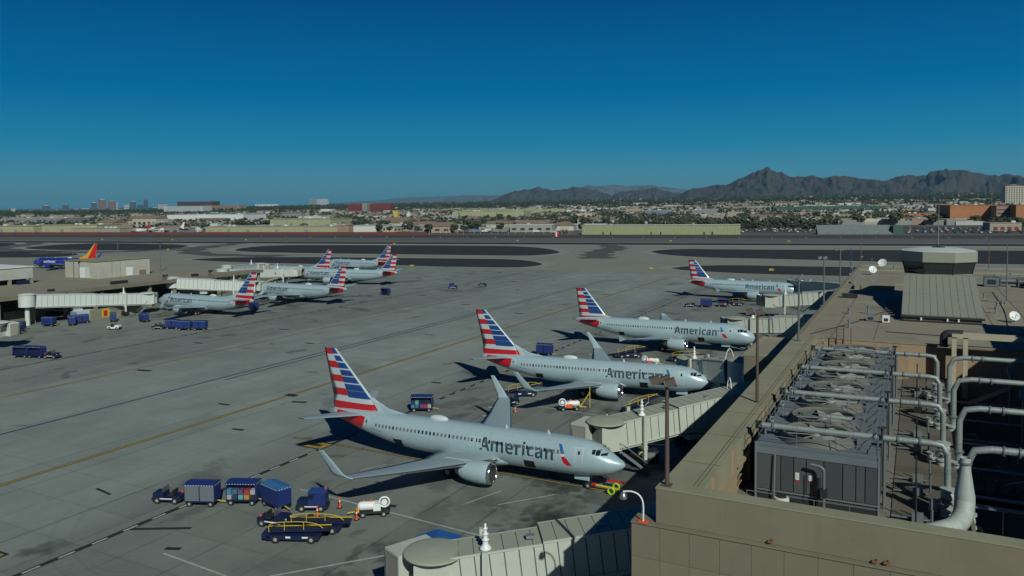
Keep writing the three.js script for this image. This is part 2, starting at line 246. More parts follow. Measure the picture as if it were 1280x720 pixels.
  for (const [x, z, w, l, a] of [[-81.2, -75.2, 1.9, .55, .1], [-126.6, -95.3, 3.4, 1, .1], [-93.5, -84, 2.2, .6, 0], [-84, -90, 2.4, .8, .3], [-88.2, -92.8, 2.2, 1.2, 0], [-72, -110, 1.8, .7, 0], [-118, -130, 2.2, .7, 0], [-100, -150, 2, .6, 0], [-97, -190, 3, .9, 0], [-120, -200, 3, .8, 0], [-90, -240, 4, 1, 0], [-141, -120, 2.4, .7, 0], [-137, -142, 3, .7, 0], [-150, -180, 3, .8, 0], [-146, -215, 3, .7, 0], [-139, -242, 5, 1, 0], [-58, -46, 1.4, .5, .4], [-46.5, -62.5, 1.1, .6, .2]]) { const g = [cbox(0, 0, 0, w, .02, l)]; for (let k = 0; k < 5; k++) g.push(cbox(-w * .4 + k * w * .2, .015, 0, w * .08, .012, l * .8)); const o = part('drain_grate', g, grate, apron); o.position.set(x, .014, z); o.rotation.y = a; }
}
// ---------- aircraft ----------
function loft(sections, uvf, cap = true) { // sections: { p: [x,y,z] leading edge, c: chord, t: thickness, n: [x,y,z] thickness direction }
  const prof = []; const X = [0, .012, .05, .12, .25, .42, .62, .82, 1];
  const th = (x) => 5 * (.2969 * Math.sqrt(x) - .126 * x - .3516 * x * x + .2843 * x ** 3 - .1036 * x ** 4);
  for (const x of X) prof.push([x, th(x)]); for (let i = X.length - 2; i > 0; i--) prof.push([X[i], -th(X[i])]);
  const m = prof.length, pos = [], uv = [], idx = [];
  for (const s of sections) for (const [x, y] of prof) { const q = [s.p[0] - s.c * x, s.p[1], s.p[2]]; for (let k = 0; k < 3; k++) q[k] += s.n[k] * y * s.t; pos.push(...q); uv.push(...(uvf ? uvf(q) : [q[0], q[2]])); }
  for (let i = 0; i < sections.length - 1; i++) for (let j = 0; j < m; j++) { const a = i * m + j, b = i * m + (j + 1) % m, c = a + m, e = b + m; idx.push(a, c, b, b, c, e); }
  if (cap) { const o = (sections.length - 1) * m; for (let j = 1; j < m - 1; j++) idx.push(o, o + j, o + j + 1); }
  const g = new THREE.BufferGeometry(); g.setAttribute('position', new THREE.Float32BufferAttribute(pos, 3)); g.setAttribute('uv', new THREE.Float32BufferAttribute(uv, 2)); g.setIndex(idx); g.computeVertexNormals(); return clean(g);
}
const TYPES = {
  b: { L: 38, fin: 12.45, dy: 0, prof: [[0, 3.05, 2.95, .05], [.12, 3.23, 2.76, .22], [.4, 3.44, 2.5, .46], [.9, 3.74, 2.2, .78], [1.6, 4.15, 1.88, 1.16], [2.2, 4.42, 1.72, 1.36], [2.8, 4.78, 1.6, 1.5], [3.5, 5.02, 1.5, 1.63], [4.5, 5.2, 1.4, 1.76], [6, 5.3, 1.32, 1.86], [8, 5.31, 1.3, 1.88], [23, 5.31, 1.3, 1.88], [25.5, 5.31, 1.4, 1.87], [28, 5.31, 1.7, 1.8], [31, 5.3, 2.3, 1.58], [34, 5.25, 3.05, 1.18], [36.5, 5.12, 3.8, .7], [37.7, 4.95, 4.3, .36], [38, 4.8, 4.5, .12]] },
  a: { L: 37.57, fin: 11.8, dy: .42, prof: [[0, 3.2, 3.1, .05], [.1, 3.55, 2.75, .38], [.4, 3.95, 2.35, .78], [.9, 4.35, 2.05, 1.12], [1.6, 4.8, 1.86, 1.42], [2.3, 5.22, 1.76, 1.62], [3.2, 5.55, 1.7, 1.78], [4.4, 5.74, 1.67, 1.9], [6, 5.82, 1.66, 1.97], [8, 5.82, 1.66, 1.975], [22.5, 5.82, 1.66, 1.975], [25, 5.82, 1.78, 1.96], [28, 5.82, 2.2, 1.84], [31, 5.8, 2.85, 1.52], [34, 5.7, 3.6, 1.05], [36.5, 5.45, 4.3, .55], [37.3, 5.3, 4.6, .36], [37.57, 5.15, 4.75, .2]] },
};
function profAt(P, s, key) { // smooth interpolation of the section table
  let i = 0; while (i < P.length - 2 && s > P[i + 1][0]) i++; const a = P[i], b = P[i + 1], p = P[Math.max(0, i - 1)], q = P[Math.min(P.length - 1, i + 2)], h = b[0] - a[0], t = THREE.MathUtils.clamp((s - a[0]) / h, 0, 1);
  const ma = i === 0 ? (b[key] - a[key]) / h : (b[key] - p[key]) / (b[0] - p[0]), mb = i >= P.length - 2 ? (b[key] - a[key]) / h : (q[key] - a[key]) / (q[0] - a[0]), t2 = t * t, t3 = t2 * t;
  return (2 * t3 - 3 * t2 + 1) * a[key] + (t3 - 2 * t2 + t) * h * ma + (-2 * t3 + 3 * t2) * b[key] + (t3 - t2) * h * mb;
}
function typeOf(kind, stretch) { const T = TYPES[kind], P = T.prof.map((r) => [...r]); if (stretch) for (const r of P) if (r[0] > 12) r[0] += stretch; return { ...T, P, L: T.L + stretch, kind, stretch }; }
function skin(T, s, ang) { // ang 0 = top, positive to starboard (+z)
  const top = profAt(T.P, s, 1), bot = profAt(T.P, s, 2), w = Math.max(.02, profAt(T.P, s, 3)), cy = bot + (top - bot) * .51, c = Math.cos(ang);
  return [-s, cy + (c > 0 ? (top - cy) * c : (cy - bot) * c), w * Math.sin(ang)];
}
function angAt(T, s, h) { const top = profAt(T.P, s, 1), bot = profAt(T.P, s, 2), cy = bot + (top - bot) * .51, k = h > cy ? (h - cy) / (top - cy) : (h - cy) / (cy - bot); return Math.acos(THREE.MathUtils.clamp(k, -1, 1)); }
function patch(T, s0, s1, h0, h1, side, lift = .012, ns = 2, nh = 3) { // a small panel lying on the skin
  const pos = [], idx = [], uv = [];
  for (let j = 0; j <= nh; j++) for (let i = 0; i <= ns; i++) { const s = s0 + (s1 - s0) * i / ns, h = h0 + (h1 - h0) * j / nh, a = angAt(T, s, h) * side, p = skin(T, s, a), n = [0, Math.cos(a), Math.sin(a)]; pos.push(p[0], p[1] + n[1] * lift, p[2] + n[2] * lift); uv.push(i / ns, j / nh); }
  for (let j = 0; j < nh; j++) for (let i = 0; i < ns; i++) { const a = j * (ns + 1) + i, b = a + 1, c = a + ns + 1, e = c + 1; side > 0 ? idx.push(a, c, b, b, c, e) : idx.push(a, b, c, b, e, c); }
  const g = new THREE.BufferGeometry(); g.setAttribute('position', new THREE.Float32BufferAttribute(pos, 3)); g.setAttribute('uv', new THREE.Float32BufferAttribute(uv, 2)); g.setIndex(idx); g.computeVertexNormals(); return clean(g);
}
function frameOn(T, s0, s1, h0, h1, side, w = .05, lift = .016) { return [patch(T, s0, s0 + w, h0, h1, side, lift, 1, 5), patch(T, s1 - w, s1, h0, h1, side, lift, 1, 5), patch(T, s0 + w, s1 - w, h1 - w, h1, side, lift, 2, 1), patch(T, s0 + w, s1 - w, h0, h0 + w, side, lift, 2, 1)]; }
const SILVER = [.355, .46, .5];
function fuselageMap(T, livery) {
  const W = 2048, H = 512, [c, x] = canvas(W, H), L = T.L;
  const blue2 = livery === 'blue';
  x.fillStyle = blue2 ? css(.012, .022, .26) : css(...SILVER); x.fillRect(0, 0, W, H);
  for (let i = 0; i < 2600; i++) { x.fillStyle = rnd() < .5 ? 'rgba(0,0,0,.018)' : 'rgba(255,255,255,.018)'; x.fillRect(rnd() * W, rnd() * H, rr(4, 90), rr(1, 5)); }
  x.strokeStyle = blue2 ? 'rgba(0,0,0,.2)' : 'rgba(40,50,60,.3)'; x.lineWidth = 1; for (let s = 2; s < L; s += 2.6) { x.beginPath(); x.moveTo(s / L * W, 0); x.lineTo(s / L * W, H); x.stroke(); }
  // side(): draws with metres aft of the nose to the left (starboard) or right (port); y up is height along the skin in turns
  const vAt = (s, h) => { const a = angAt(T, s, h); return (Math.PI - a) / (2 * Math.PI); };    // starboard v
  for (const side of [1, -1]) {
    x.save(); if (side < 0) { x.translate(0, H); x.scale(1, -1); x.translate(0, 0); } // starboard lies in the lower half of the map
    const py = (s, h) => H - vAt(s, h) * H, px = (s) => s / L * W;
    const quad = (pts, col) => { x.fillStyle = col; x.beginPath(); pts.forEach(([s, h], i) => x[i ? 'lineTo' : 'moveTo'](px(s), py(s, h))); x.closePath(); x.fill(); };
    if (!blue2) {
      const e = T.stretch, tb = L - .2, lo = T.dy * .8;
      quad([[tb - 5.9, 4.7 + lo], [tb - .9, 4.95 + lo * .6], [tb - .6, 3.6 + lo], [tb - 2.4, 3.4 + lo], [tb - 5.1, 3.3 + lo]], css(.5, .008, .014)); // red band on the tail
      // the flight symbol: blue above, white gap, red below
      const s0 = T.kind === 'b' ? 6.9 : 6.6, hb = 2.75 + T.dy; const F = (a, b) => [s0 - a, hb + b];
      quad([F(.0, 2.05), F(.36, 2.0), F(.8, 1.2), F(.42, 1.12)], css(.015, .13, .42));
      quad([F(.36, 1.1), F(.75, 1.16), F(.9, .95), F(.5, .86)], css(.62, .64, .66));
      quad([F(.44, .82), F(.8, .9), F(1.15, .62), F(1.62, 0), F(1.1, -.06), F(.72, .18)], css(.52, .008, .016));
    } else {
      const e = L; quad([[L - 9.5, 5.3], [L - 6.4, 2.4], [L - .1, 3.9], [L - .1, 5.2]], css(.7, .34, .01));
      quad([[L - 6.4, 5.3], [L - 4.2, 2.9], [L - .1, 4.0], [L - .1, 5.2]], css(.55, .015, .01));
    }
    const text = blue2 ? 'Southwest' : 'American', sA = blue2 ? 7.4 : T.kind === 'b' ? 7.2 : 7.0, sB = blue2 ? 15.5 : T.kind === 'b' ? 16.2 : 15.6;
    x.fillStyle = blue2 ? css(.75, .76, .78) : css(.032, .06, .08);
    x.font = '600 200px sans-serif'; const tw = x.measureText(text).width; const hB = (blue2 ? 3.0 : 3.08) + T.dy, hT = (blue2 ? 4.35 : 4.5) + T.dy, yB = py(10, hB), yT = py(10, hT);
    x.save(); x.translate(px(side > 0 ? sB : sA), yB); x.scale((px(sB) - px(sA)) / tw * (side > 0 ? -1 : 1), (yB - yT) / 146); x.fillText(text, 0, 0);  x.restore();
    x.font = '500 40px sans-serif'; const reg = 'N943AN'; if (!blue2) { const rs = L - 8.6; x.save(); x.translate(px(side > 0 ? rs + 1.9 : rs), py(rs, 3.25 + T.dy)); x.scale((px(1.9)) / x.measureText(reg).width * (side > 0 ? -1 : 1), .32); x.fillStyle = css(.06, .07, .09); x.fillText(reg, 0, 0); x.restore(); }
    x.restore();
  }
  return canvasTex(c);
}
function finMap(livery, fin, kind) { // u: metres aft 26..40 (relative to a 38 m hull), v: height 4..13
  const n = 1024, [c, x] = canvas(n, n), px = (s) => (s - 26) / 14 * n, py = (h) => n - (h - 4) / 9 * n;
  const quad = (pts, col) => { x.fillStyle = col; x.beginPath(); pts.forEach(([s, h], i) => x[i ? 'lineTo' : 'moveTo'](px(s), py(h))); x.closePath(); x.fill(); };
  if (livery === 'blue') { x.fillStyle = css(.012, .022, .26); x.fillRect(0, 0, n, n); quad([[26, 4], [33.5, 4], [39.4, 13], [36.4, 13]], css(.72, .36, .01)); quad([[32.6, 4], [39.9, 4], [40, 13], [38.1, 13]], css(.55, .015, .012)); quad([[37.2, 4], [40, 4], [40, 6.6]], css(.012, .022, .26)); return canvasTex(c); }
  x.fillStyle = css(...SILVER); x.fillRect(0, 0, n, n);
  const A = kind === 'a', k = (fin - 5.2) / 7.25, Y = (h) => 5.2 + (h - 5.2) * k;                    // stripes scale with the fin
  const te = (h) => A ? 37.1 + (h - 6.9) * .126 : 37.9 + (h - 6.9) * .216, le = (h) => A ? 31.2 + (h - 6.2) * .72 : 32.2 + (h - 6.9) * .928, cut = (h) => te(h) - (te(h) - le(h)) * (.4 + .17 * (h - 6.3) / 6.15);
  const red = css(.5, .008, .014), blue = css(.01, .05, .2), white = css(.5, .56, .58);
  quad([[30, Y(5.0)], [40, Y(5.0)], [40, 13], [36, 13]], white);
  for (const [a, b] of [[12.7, 11.7], [10.87, 10.04], [9.2, 8.38], [7.6, 6.72]]) quad([[cut(a), Y(a)], [40, Y(a)], [40, Y(b)], [cut(b), Y(b)]], red);
  for (const [a, b] of [[12.7, 11.8], [11.56, 10.92], [10.74, 10.05], [9.87, 9.17], [9.07, 8.34], [8.2, 7.42], [7.4, 6.56]]) quad([[le(a) + .22, Y(a)], [cut(a), Y(a)], [cut(b), Y(b)], [le(b) + .22, Y(b)]], blue);
  quad([[le(5.95) + .2, Y(5.98)], [40, Y(5.98)], [40, Y(5.08)], [le(5.95) - .35, Y(5.08)]], red);
  return canvasTex(c);
}
const paintM = (map, c = [1, 1, 1]) => { const m = new THREE.MeshPhysicalMaterial({ map, roughness: .34, metalness: .1, clearcoat: .75, clearcoatRoughness: .1 }); m.color.setRGB(...c); return m; };
const wingPaint = mat([.29, .36, .39], .45, .1), lipMetal = mat([.62, .63, .64], .18, .95), fanDark = mat([.03, .032, .035], .4, .6), windowShade = mat([.13, .125, .11], .35), windowDark = mat([.02, .022, .026], .12), frameWhite = mat([.52, .58, .59], .5), engPaint = mat([.355, .45, .485], .38, .08), hold = mat([.006, .006, .007], .9), tyre = M.rubber, wheelHub = mat([.45, .45, .44], .5, .4), stainless = mat([.2, .19, .18], .4, .8);
const texCache = {};
function aircraft({ kind, stretch = 0, livery = 'stripe', nose, heading, label, detail = 2, holds = true, group = 'airliners parked at the gates' }) {
  const key = kind + stretch + livery, T = typeOf(kind, stretch), B = kind === 'b';
  if (!texCache[key]) texCache[key] = [paintM(fuselageMap(T, livery)), paintM(texCache[livery + kind] ||= finMap(livery, T.fin, kind))];
  const [bodyM, finM] = texCache[key], blue2 = livery === 'blue', trimM = blue2 ? mat([.012, .022, .26], .4) : engPaint;
  const o = thing('airliner', label, 'airplane', [nose[0], 0, nose[1]], -heading, group), e = stretch, w0 = e * .52;   // w0: the wing moves with the stretch
  { // fuselage: one smooth skin
    const ns = 84, na = 36, pos = [], uv = [], idx = [];
    for (let i = 0; i <= ns; i++) { const t = i / ns, s = T.L * (t < .22 ? .6 * t * t / .22 * .9 + t * .46 : t); const ss = Math.min(T.L, i === ns ? T.L : s); for (let j = 0; j <= na; j++) { const a = Math.PI - j / na * 2 * Math.PI, p = skin(T, ss, a); pos.push(...p); uv.push(ss / T.L, j / na); } }
    for (let i = 0; i < ns; i++) for (let j = 0; j < na; j++) { const a = i * (na + 1) + j, b = a + 1, c = a + na + 1, d = c + 1; idx.push(a, b, c, b, d, c); }
    const g = new THREE.BufferGeometry(); g.setAttribute('position', new THREE.Float32BufferAttribute(pos, 3)); g.setAttribute('uv', new THREE.Float32BufferAttribute(uv, 2)); g.setIndex(idx); g.computeVertexNormals();
    part('fuselage', g, bodyM, o);
  }
  { const g = new THREE.SphereGeometry(1, 28, 18); g.scale(5.6, .95, 2.15); g.translate(-17.4 - w0, 1.95 + T.dy * .75, 0); part('belly_fairing', [clean(g)], wingPaint, o); }
  // windows
  const wh = 3.86 + T.dy, win = [], open = [];
  if (detail > 0) {
    for (const side of [1, -1]) for (let s = 6.2; s < T.L - 7.6; s += .51) { const h = hash2(Math.round(s * 100), side, 4 + Math.round(nose[1])); (h > .86 || (s > 22.6 && s < 24.4 && side > 0) ? open : win).push(patch(T, s, s + .25, wh, wh + .36, side, .01, 1, 2)); }
    part('cabin_windows', win, windowShade, o).userData.kind = 'stuff'; part('open_cabin_windows', open, windowDark, o).userData.kind = 'stuff';
  }
  for (const side of [1, -1]) {
    if (detail > 0) {
      for (const [s0, s1, h0, h1] of [[4.1, 5.0, 2.75 + T.dy, 4.62 + T.dy], [T.L - 6.6, T.L - 5.85, 3.1 + T.dy, 4.72 + T.dy]]) { const d = part('door', patch(T, s0 + .03, s1 - .03, h0, h1, side, .008, 2, 6), bodyM.userDoor ||= trimM, o); part('door_frame', frameOn(T, s0 - .03, s1 + .03, h0 - .03, h1 + .03, side), frameWhite, d); part('window', patch(T, s0 + .3, s0 + .55, h1 - .62, h1 - .3, side, .014, 1, 1), windowDark, d); }
      if (detail > 1) for (const s of [15.9 + w0, 16.9 + w0]) { const d = part('overwing_exit', patch(T, s, s + .56, 3.35 + T.dy, 4.35 + T.dy, side, .013, 1, 4), trimM, o); part('exit_frame', frameOn(T, s - .03, s + .59, 3.32 + T.dy, 4.38 + T.dy, side, .055, .018), frameWhite, d); part('window', patch(T, s + .15, s + .42, wh, wh + .36, side, .02, 1, 1), windowDark, d); }
    }
    // flight deck panes
    const panes = B ? [[1.72, 2.32, 4.0, 4.42, .02], [2.4, 2.82, 4.02, 4.48, .02], [2.88, 3.2, 4.12, 4.52, .02]] : [[1.5, 2.1, 4.32, 4.78, .02], [2.16, 2.7, 4.36, 4.9, .02], [2.76, 3.15, 4.42, 4.88, .02]];
    for (const [a, b, c, d] of panes) { const p = part('cockpit_pane', patch(T, a, b, Math.min(c, profAt(T.P, a, 1) - .16), Math.min(d, profAt(T.P, a, 1) - .02, profAt(T.P, b, 1) - .04), side, .018, 3, 3), M.glass, o); }
  }
  if (holds) for (const [s, w] of [[9.6, 1.25], [T.L - 11.4, 1.25]]) { part('cargo_hold_opening', patch(T, s, s + w, 1.72 + T.dy * .8 + (s > 20 ? .25 : 0), 2.65 + T.dy * .8 + (s > 20 ? .15 : 0), 1, .014, 2, 4), hold, o); part('cargo_door', patch(T, s, s + w, 2.68 + T.dy * .8 + (s > 20 ? .15 : 0), 3.2 + T.dy * .8, 1, .05, 2, 2), trimM, o); }
  part('antenna_fairing', [clean(new THREE.SphereGeometry(1, 16, 10).scale(1.25, .42, .5).translate(-22.5 - e * .6, profAt(T.P, 22, 1) + .02, 0))], frameWhite, o);
  for (const s of [13.5, 8.4]) part('blade_antenna', [loft([{ p: [-s, profAt(T.P, s, 1) - .05, 0], c: .4, t: .05, n: [0, 0, 1] }, { p: [-s - .18, profAt(T.P, s, 1) + .36, 0], c: .2, t: .03, n: [0, 0, 1] }])], frameWhite, o);
  // wings
  const y0 = 2.2 + T.dy, aft = w0 + (B ? .7 : .2);
  for (const q of [1, -1]) {
    const S = (s, y, z, c, t, n = [0, 1, 0]) => ({ p: [-s - aft, y, q * z], c, t, n: [n[0], n[1], n[2] * q] });
    const span = B ? 16.9 : 16.6;
    const wsec = [S(12.6, y0 - .1, .8, 8.2, .85), S(13.3, y0, 1.9, 7.3, .78), S(15.3, y0 + .36, 5.8, 5, .52), S(18.2, y0 + .95, 11.4, 3.3, .33), S(21.1, y0 + 1.62, span, 1.75, .2)];
    const wing = part('wing', [loft(q > 0 ? wsec : wsec.slice(), (p) => [p[0] * .1, p[2] * .1])], wingPaint, o);
    if (B) part('winglet', [loft([S(21.1, y0 + 1.62, span, 1.75, .2), S(21.5, y0 + 1.78, span + .28, 1.6, .17, [0, .75, -.66]), S(21.95, y0 + 2.15, span + .48, 1.4, .14, [0, .3, -.95]), S(23.9, y0 + 4.35, span + .95, .62, .06, [0, .2, -.98])])], trimM, wing);
    else part('wing_tip_fence', [loft([S(22.3, y0 + 2.2, span + .16, .3, .03, [0, 0, 1]), S(21.2, y0 + 1.64, span + .04, 1.5, .07, [0, 0, 1]), S(22.2, y0 + 1.2, span - .01, .35, .03, [0, 0, 1])])], trimM, wing);
    if (detail > 1) { const slat = wsec.slice(1).map((s) => ({ p: [s.p[0] + .06, s.p[1] - .02, s.p[2]], c: s.c * .1, t: s.t * .62, n: s.n })); part('slat', [loft(slat)], lipMetal, wing); for (const z of [7.6, 11, 14]) { const f = (z - 5.8) / 11.1, x = 20.2 + f * 2.6; part('flap_fairing', [clean(new THREE.SphereGeometry(1, 10, 8).scale(1.15, .16, .13).translate(-x - aft + .25, y0 + .36 + f * 1.2 - .28, q * z))], wingPaint, wing); } }
    // engine
    const ez = B ? 4.83 : 5.75, es = B ? 12.9 : 12.2 + w0, ey = B ? 1.74 : 1.98, R = B ? 1.17 : 1.18, ax = (g) => clean(g.rotateZ(Math.PI / 2).translate(-es, ey, q * ez));
    const eng = part('engine', [ax(lathe([[R * .84, .16], [R * .97, .5], [R * 1.02, 1.1], [R * 1.0, 2.0], [R * .9, 3.1], [R * .74, 3.75], [R * .7, 3.75]], 28))], trimM, o);
    part('intake_lip', [ax(lathe([[R * .76, .42], [R * .755, .18], [R * .8, .04], [R * .85, .02], [R * .905, .16], [R * .95, .36]], 28))], lipMetal, eng);
    part('intake_duct', [ax(lathe([[R * .75, .16], [R * .78, .9], [R * .8, 1.1]], 24))], stainless, eng);
    const fan = [ax(lathe([[0, .62], [.1, .7], [.22, .95], [.27, 1.06]], 16)), ax(lathe([[.27, 1.06], [R * .8, 1.1]], 24))]; if (detail > 1) for (let k = 0; k < 18; k++) { const a = k / 18 * 6.283; fan.push(bar([-es - 1.0, ey + Math.cos(a) * .24, q * ez + Math.sin(a) * .24], [-es - 1.04, ey + Math.cos(a) * R * .76, q * ez + Math.sin(a) * R * .76], .1, .02)); }
    part('fan', fan, fanDark, eng);
    part('exhaust_cone', [ax(lathe([[R * .56, 3.6], [R * .5, 4.3], [R * .42, 4.5], [R * .3, 4.45], [R * .26, 4.5], [.02, 5.2]], 20))], stainless, eng);
    part('pylon', [loft([{ p: [-es - 1.0, ey + R * .95, q * ez], c: 4.6, t: .22, n: [0, 0, 1] }, { p: [-es - 2.0, y0 + .32, q * ez], c: 4.4, t: .2, n: [0, 0, 1] }], null)], trimM, eng);
    // tailplane
    const ty = B ? 4.72 : 5.2, ts = T.L - (B ? 5.6 : 6.2);
    part('tailplane', [loft([S2(ts, ty, .2, 4.2, .42), S2(ts + .5, ty + .05, .9, 3.7, .38), S2(ts + 3.9, ty + .78, B ? 7.15 : 6.2, 1.35, .13)], (p) => [p[0] * .1, p[2] * .1])], wingPaint, o);
    function S2(s, y, z, c, t) { return { p: [-s, y, q * z], c, t, n: [0, 1, 0] }; }
    // main gear
    const gz = B ? 2.86 : 3.8, gs = (B ? 19.4 : 17.4) + w0;
    const leg = part('main_gear', [rod([-gs, .55, q * gz], [-gs + .1, y0 + .1, q * gz], .12, .14), bar([-gs, .55, q * (gz - .5)], [-gs, .55, q * (gz + .5)], .14, .14), rod([-gs, .9, q * gz], [-gs + .2, y0, q * (gz - 1.1)], .07)], M.galv, o);
    for (const k of [-.42, .42]) { const wl = part('wheel', [clean(new THREE.CylinderGeometry(.56, .56, .36, 20).rotateX(Math.PI / 2).translate(-gs, .56, q * gz + k))], tyre, leg); part('gear_hub', [clean(new THREE.CylinderGeometry(.27, .27, .38, 14).rotateX(Math.PI / 2).translate(-gs, .56, q * gz + k))], wheelHub, leg); }
  }
  { const gs = B ? 4.05 : 5.0; const leg = part('nose_gear', [rod([-gs, .36, 0], [-gs - .15, 1.75 + T.dy * .5, 0], .09), rod([-gs, .8, 0], [-gs - 1.1, 1.6, 0], .05), bar([-gs, .36, -.3], [-gs, .36, .3], .09, .09)], M.galv, o); for (const k of [-.22, .22]) { part('wheel', [clean(new THREE.CylinderGeometry(.36, .36, .2, 18).rotateX(Math.PI / 2).translate(-gs, .36, k))], tyre, leg); part('gear_hub', [clean(new THREE.CylinderGeometry(.16, .16, .22, 12).rotateX(Math.PI / 2).translate(-gs, .36, k))], wheelHub, leg); } for (const k of [-.42, .42]) part('gear_door', [cbox(-gs - .6, 1.25 + T.dy * .5, k, 1.7, .6, .04)], trimM, leg); }
  { // fin with its dorsal fillet
    const off = T.L - 38, uvf = (p) => [(-p[0] - off - 26) / 14, (p[1] - 4) / 9], F = (s, y, c, t) => ({ p: [-s - off, y, 0], c, t, n: [0, 0, 1] });
    const top = T.fin, g = B ? [F(31.2, 4.9, 6.6, .62), F(32.2, 6.9, 5.7, .5), F(37.35, top, 1.75, .16)] : [F(30.6, 5.2, 6.4, .6), F(31.2, 6.2, 5.9, .55), F(35.7, top, 2.1, .18)];
    const fin = part('fin', [loft(g, uvf)], finM, o);
    part('dorsal_fillet', [B ? loft([F(26.4, 5.2, 7, .2), F(29.6, 5.75, 4.2, .22), F(32.1, 6.95, 2, .2)], uvf) : loft([F(29.2, 5.6, 3.5, .25), F(31.0, 6.25, 2, .25)], uvf)], finM, fin);
    part('fin_leading_edge', [loft(B ? [F(32.15, 6.9, .3, .14), F(37.3, top - .02, .14, .06)] : [F(31.15, 6.2, .3, .14), F(35.65, top - .02, .14, .06)], null)], frameWhite, fin);
  }
  return o;
}
const D2R = Math.PI / 180;
aircraft({ kind: 'b', nose: [-26.5, -75.8], heading: -.02, label: 'silver airliner with its yellow towbar attached at the nose wheel' });
aircraft({ kind: 'b', nose: [-26.9, -116.7], heading: -.095, label: 'silver airliner with a belt loader at its rear hold and tall upswept winglets' });
aircraft({ kind: 'a', nose: [-28.2, -157.6], heading: -.05, label: 'silver airliner with small wingtip fences nosed up to the beige annex' });
aircraft({ kind: 'a', stretch: -3.7, nose: [-31, -245], heading: .02, label: 'shorter silver airliner at the runway end gate of the beige concourse', detail: 1, holds: false });
aircraft({ kind: 'b', nose: [-196.6, -153.6], heading: Math.PI, label: 'silver airliner with upswept winglets at the open columned concourse', detail: 1, holds: false });
aircraft({ kind: 'a', nose: [-189.4, -184.1], heading: Math.PI, label: 'silver airliner with pointed tail cone between two others at the columned concourse', detail: 1, holds: false });
aircraft({ kind: 'a', stretch: 6.9, nose: [-215.5, -232], heading: 174 * D2R, label: 'longest silver airliner, gleaming along its side, beside the end of the columned concourse', detail: 1, holds: false });
aircraft({ kind: 'b', nose: [-247, -243], heading: Math.PI, label: 'silver airliner mostly hidden behind white jet bridges, only tail and back showing', detail: 1, holds: false });
aircraft({ kind: 'b', nose: [-245, -283], heading: 184 * D2R, label: 'silver airliner rolling on the taxiway next to the dark infield', detail: 1, holds: false, group: 'airliners on the taxiway' });
aircraft({ kind: 'b', livery: 'blue', nose: [-394.4, -236], heading: 167 * D2R, label: 'royal blue airliner with orange and red tail taxiing behind the penthouse', detail: 1, holds: false, group: 'airliners on the taxiway' });
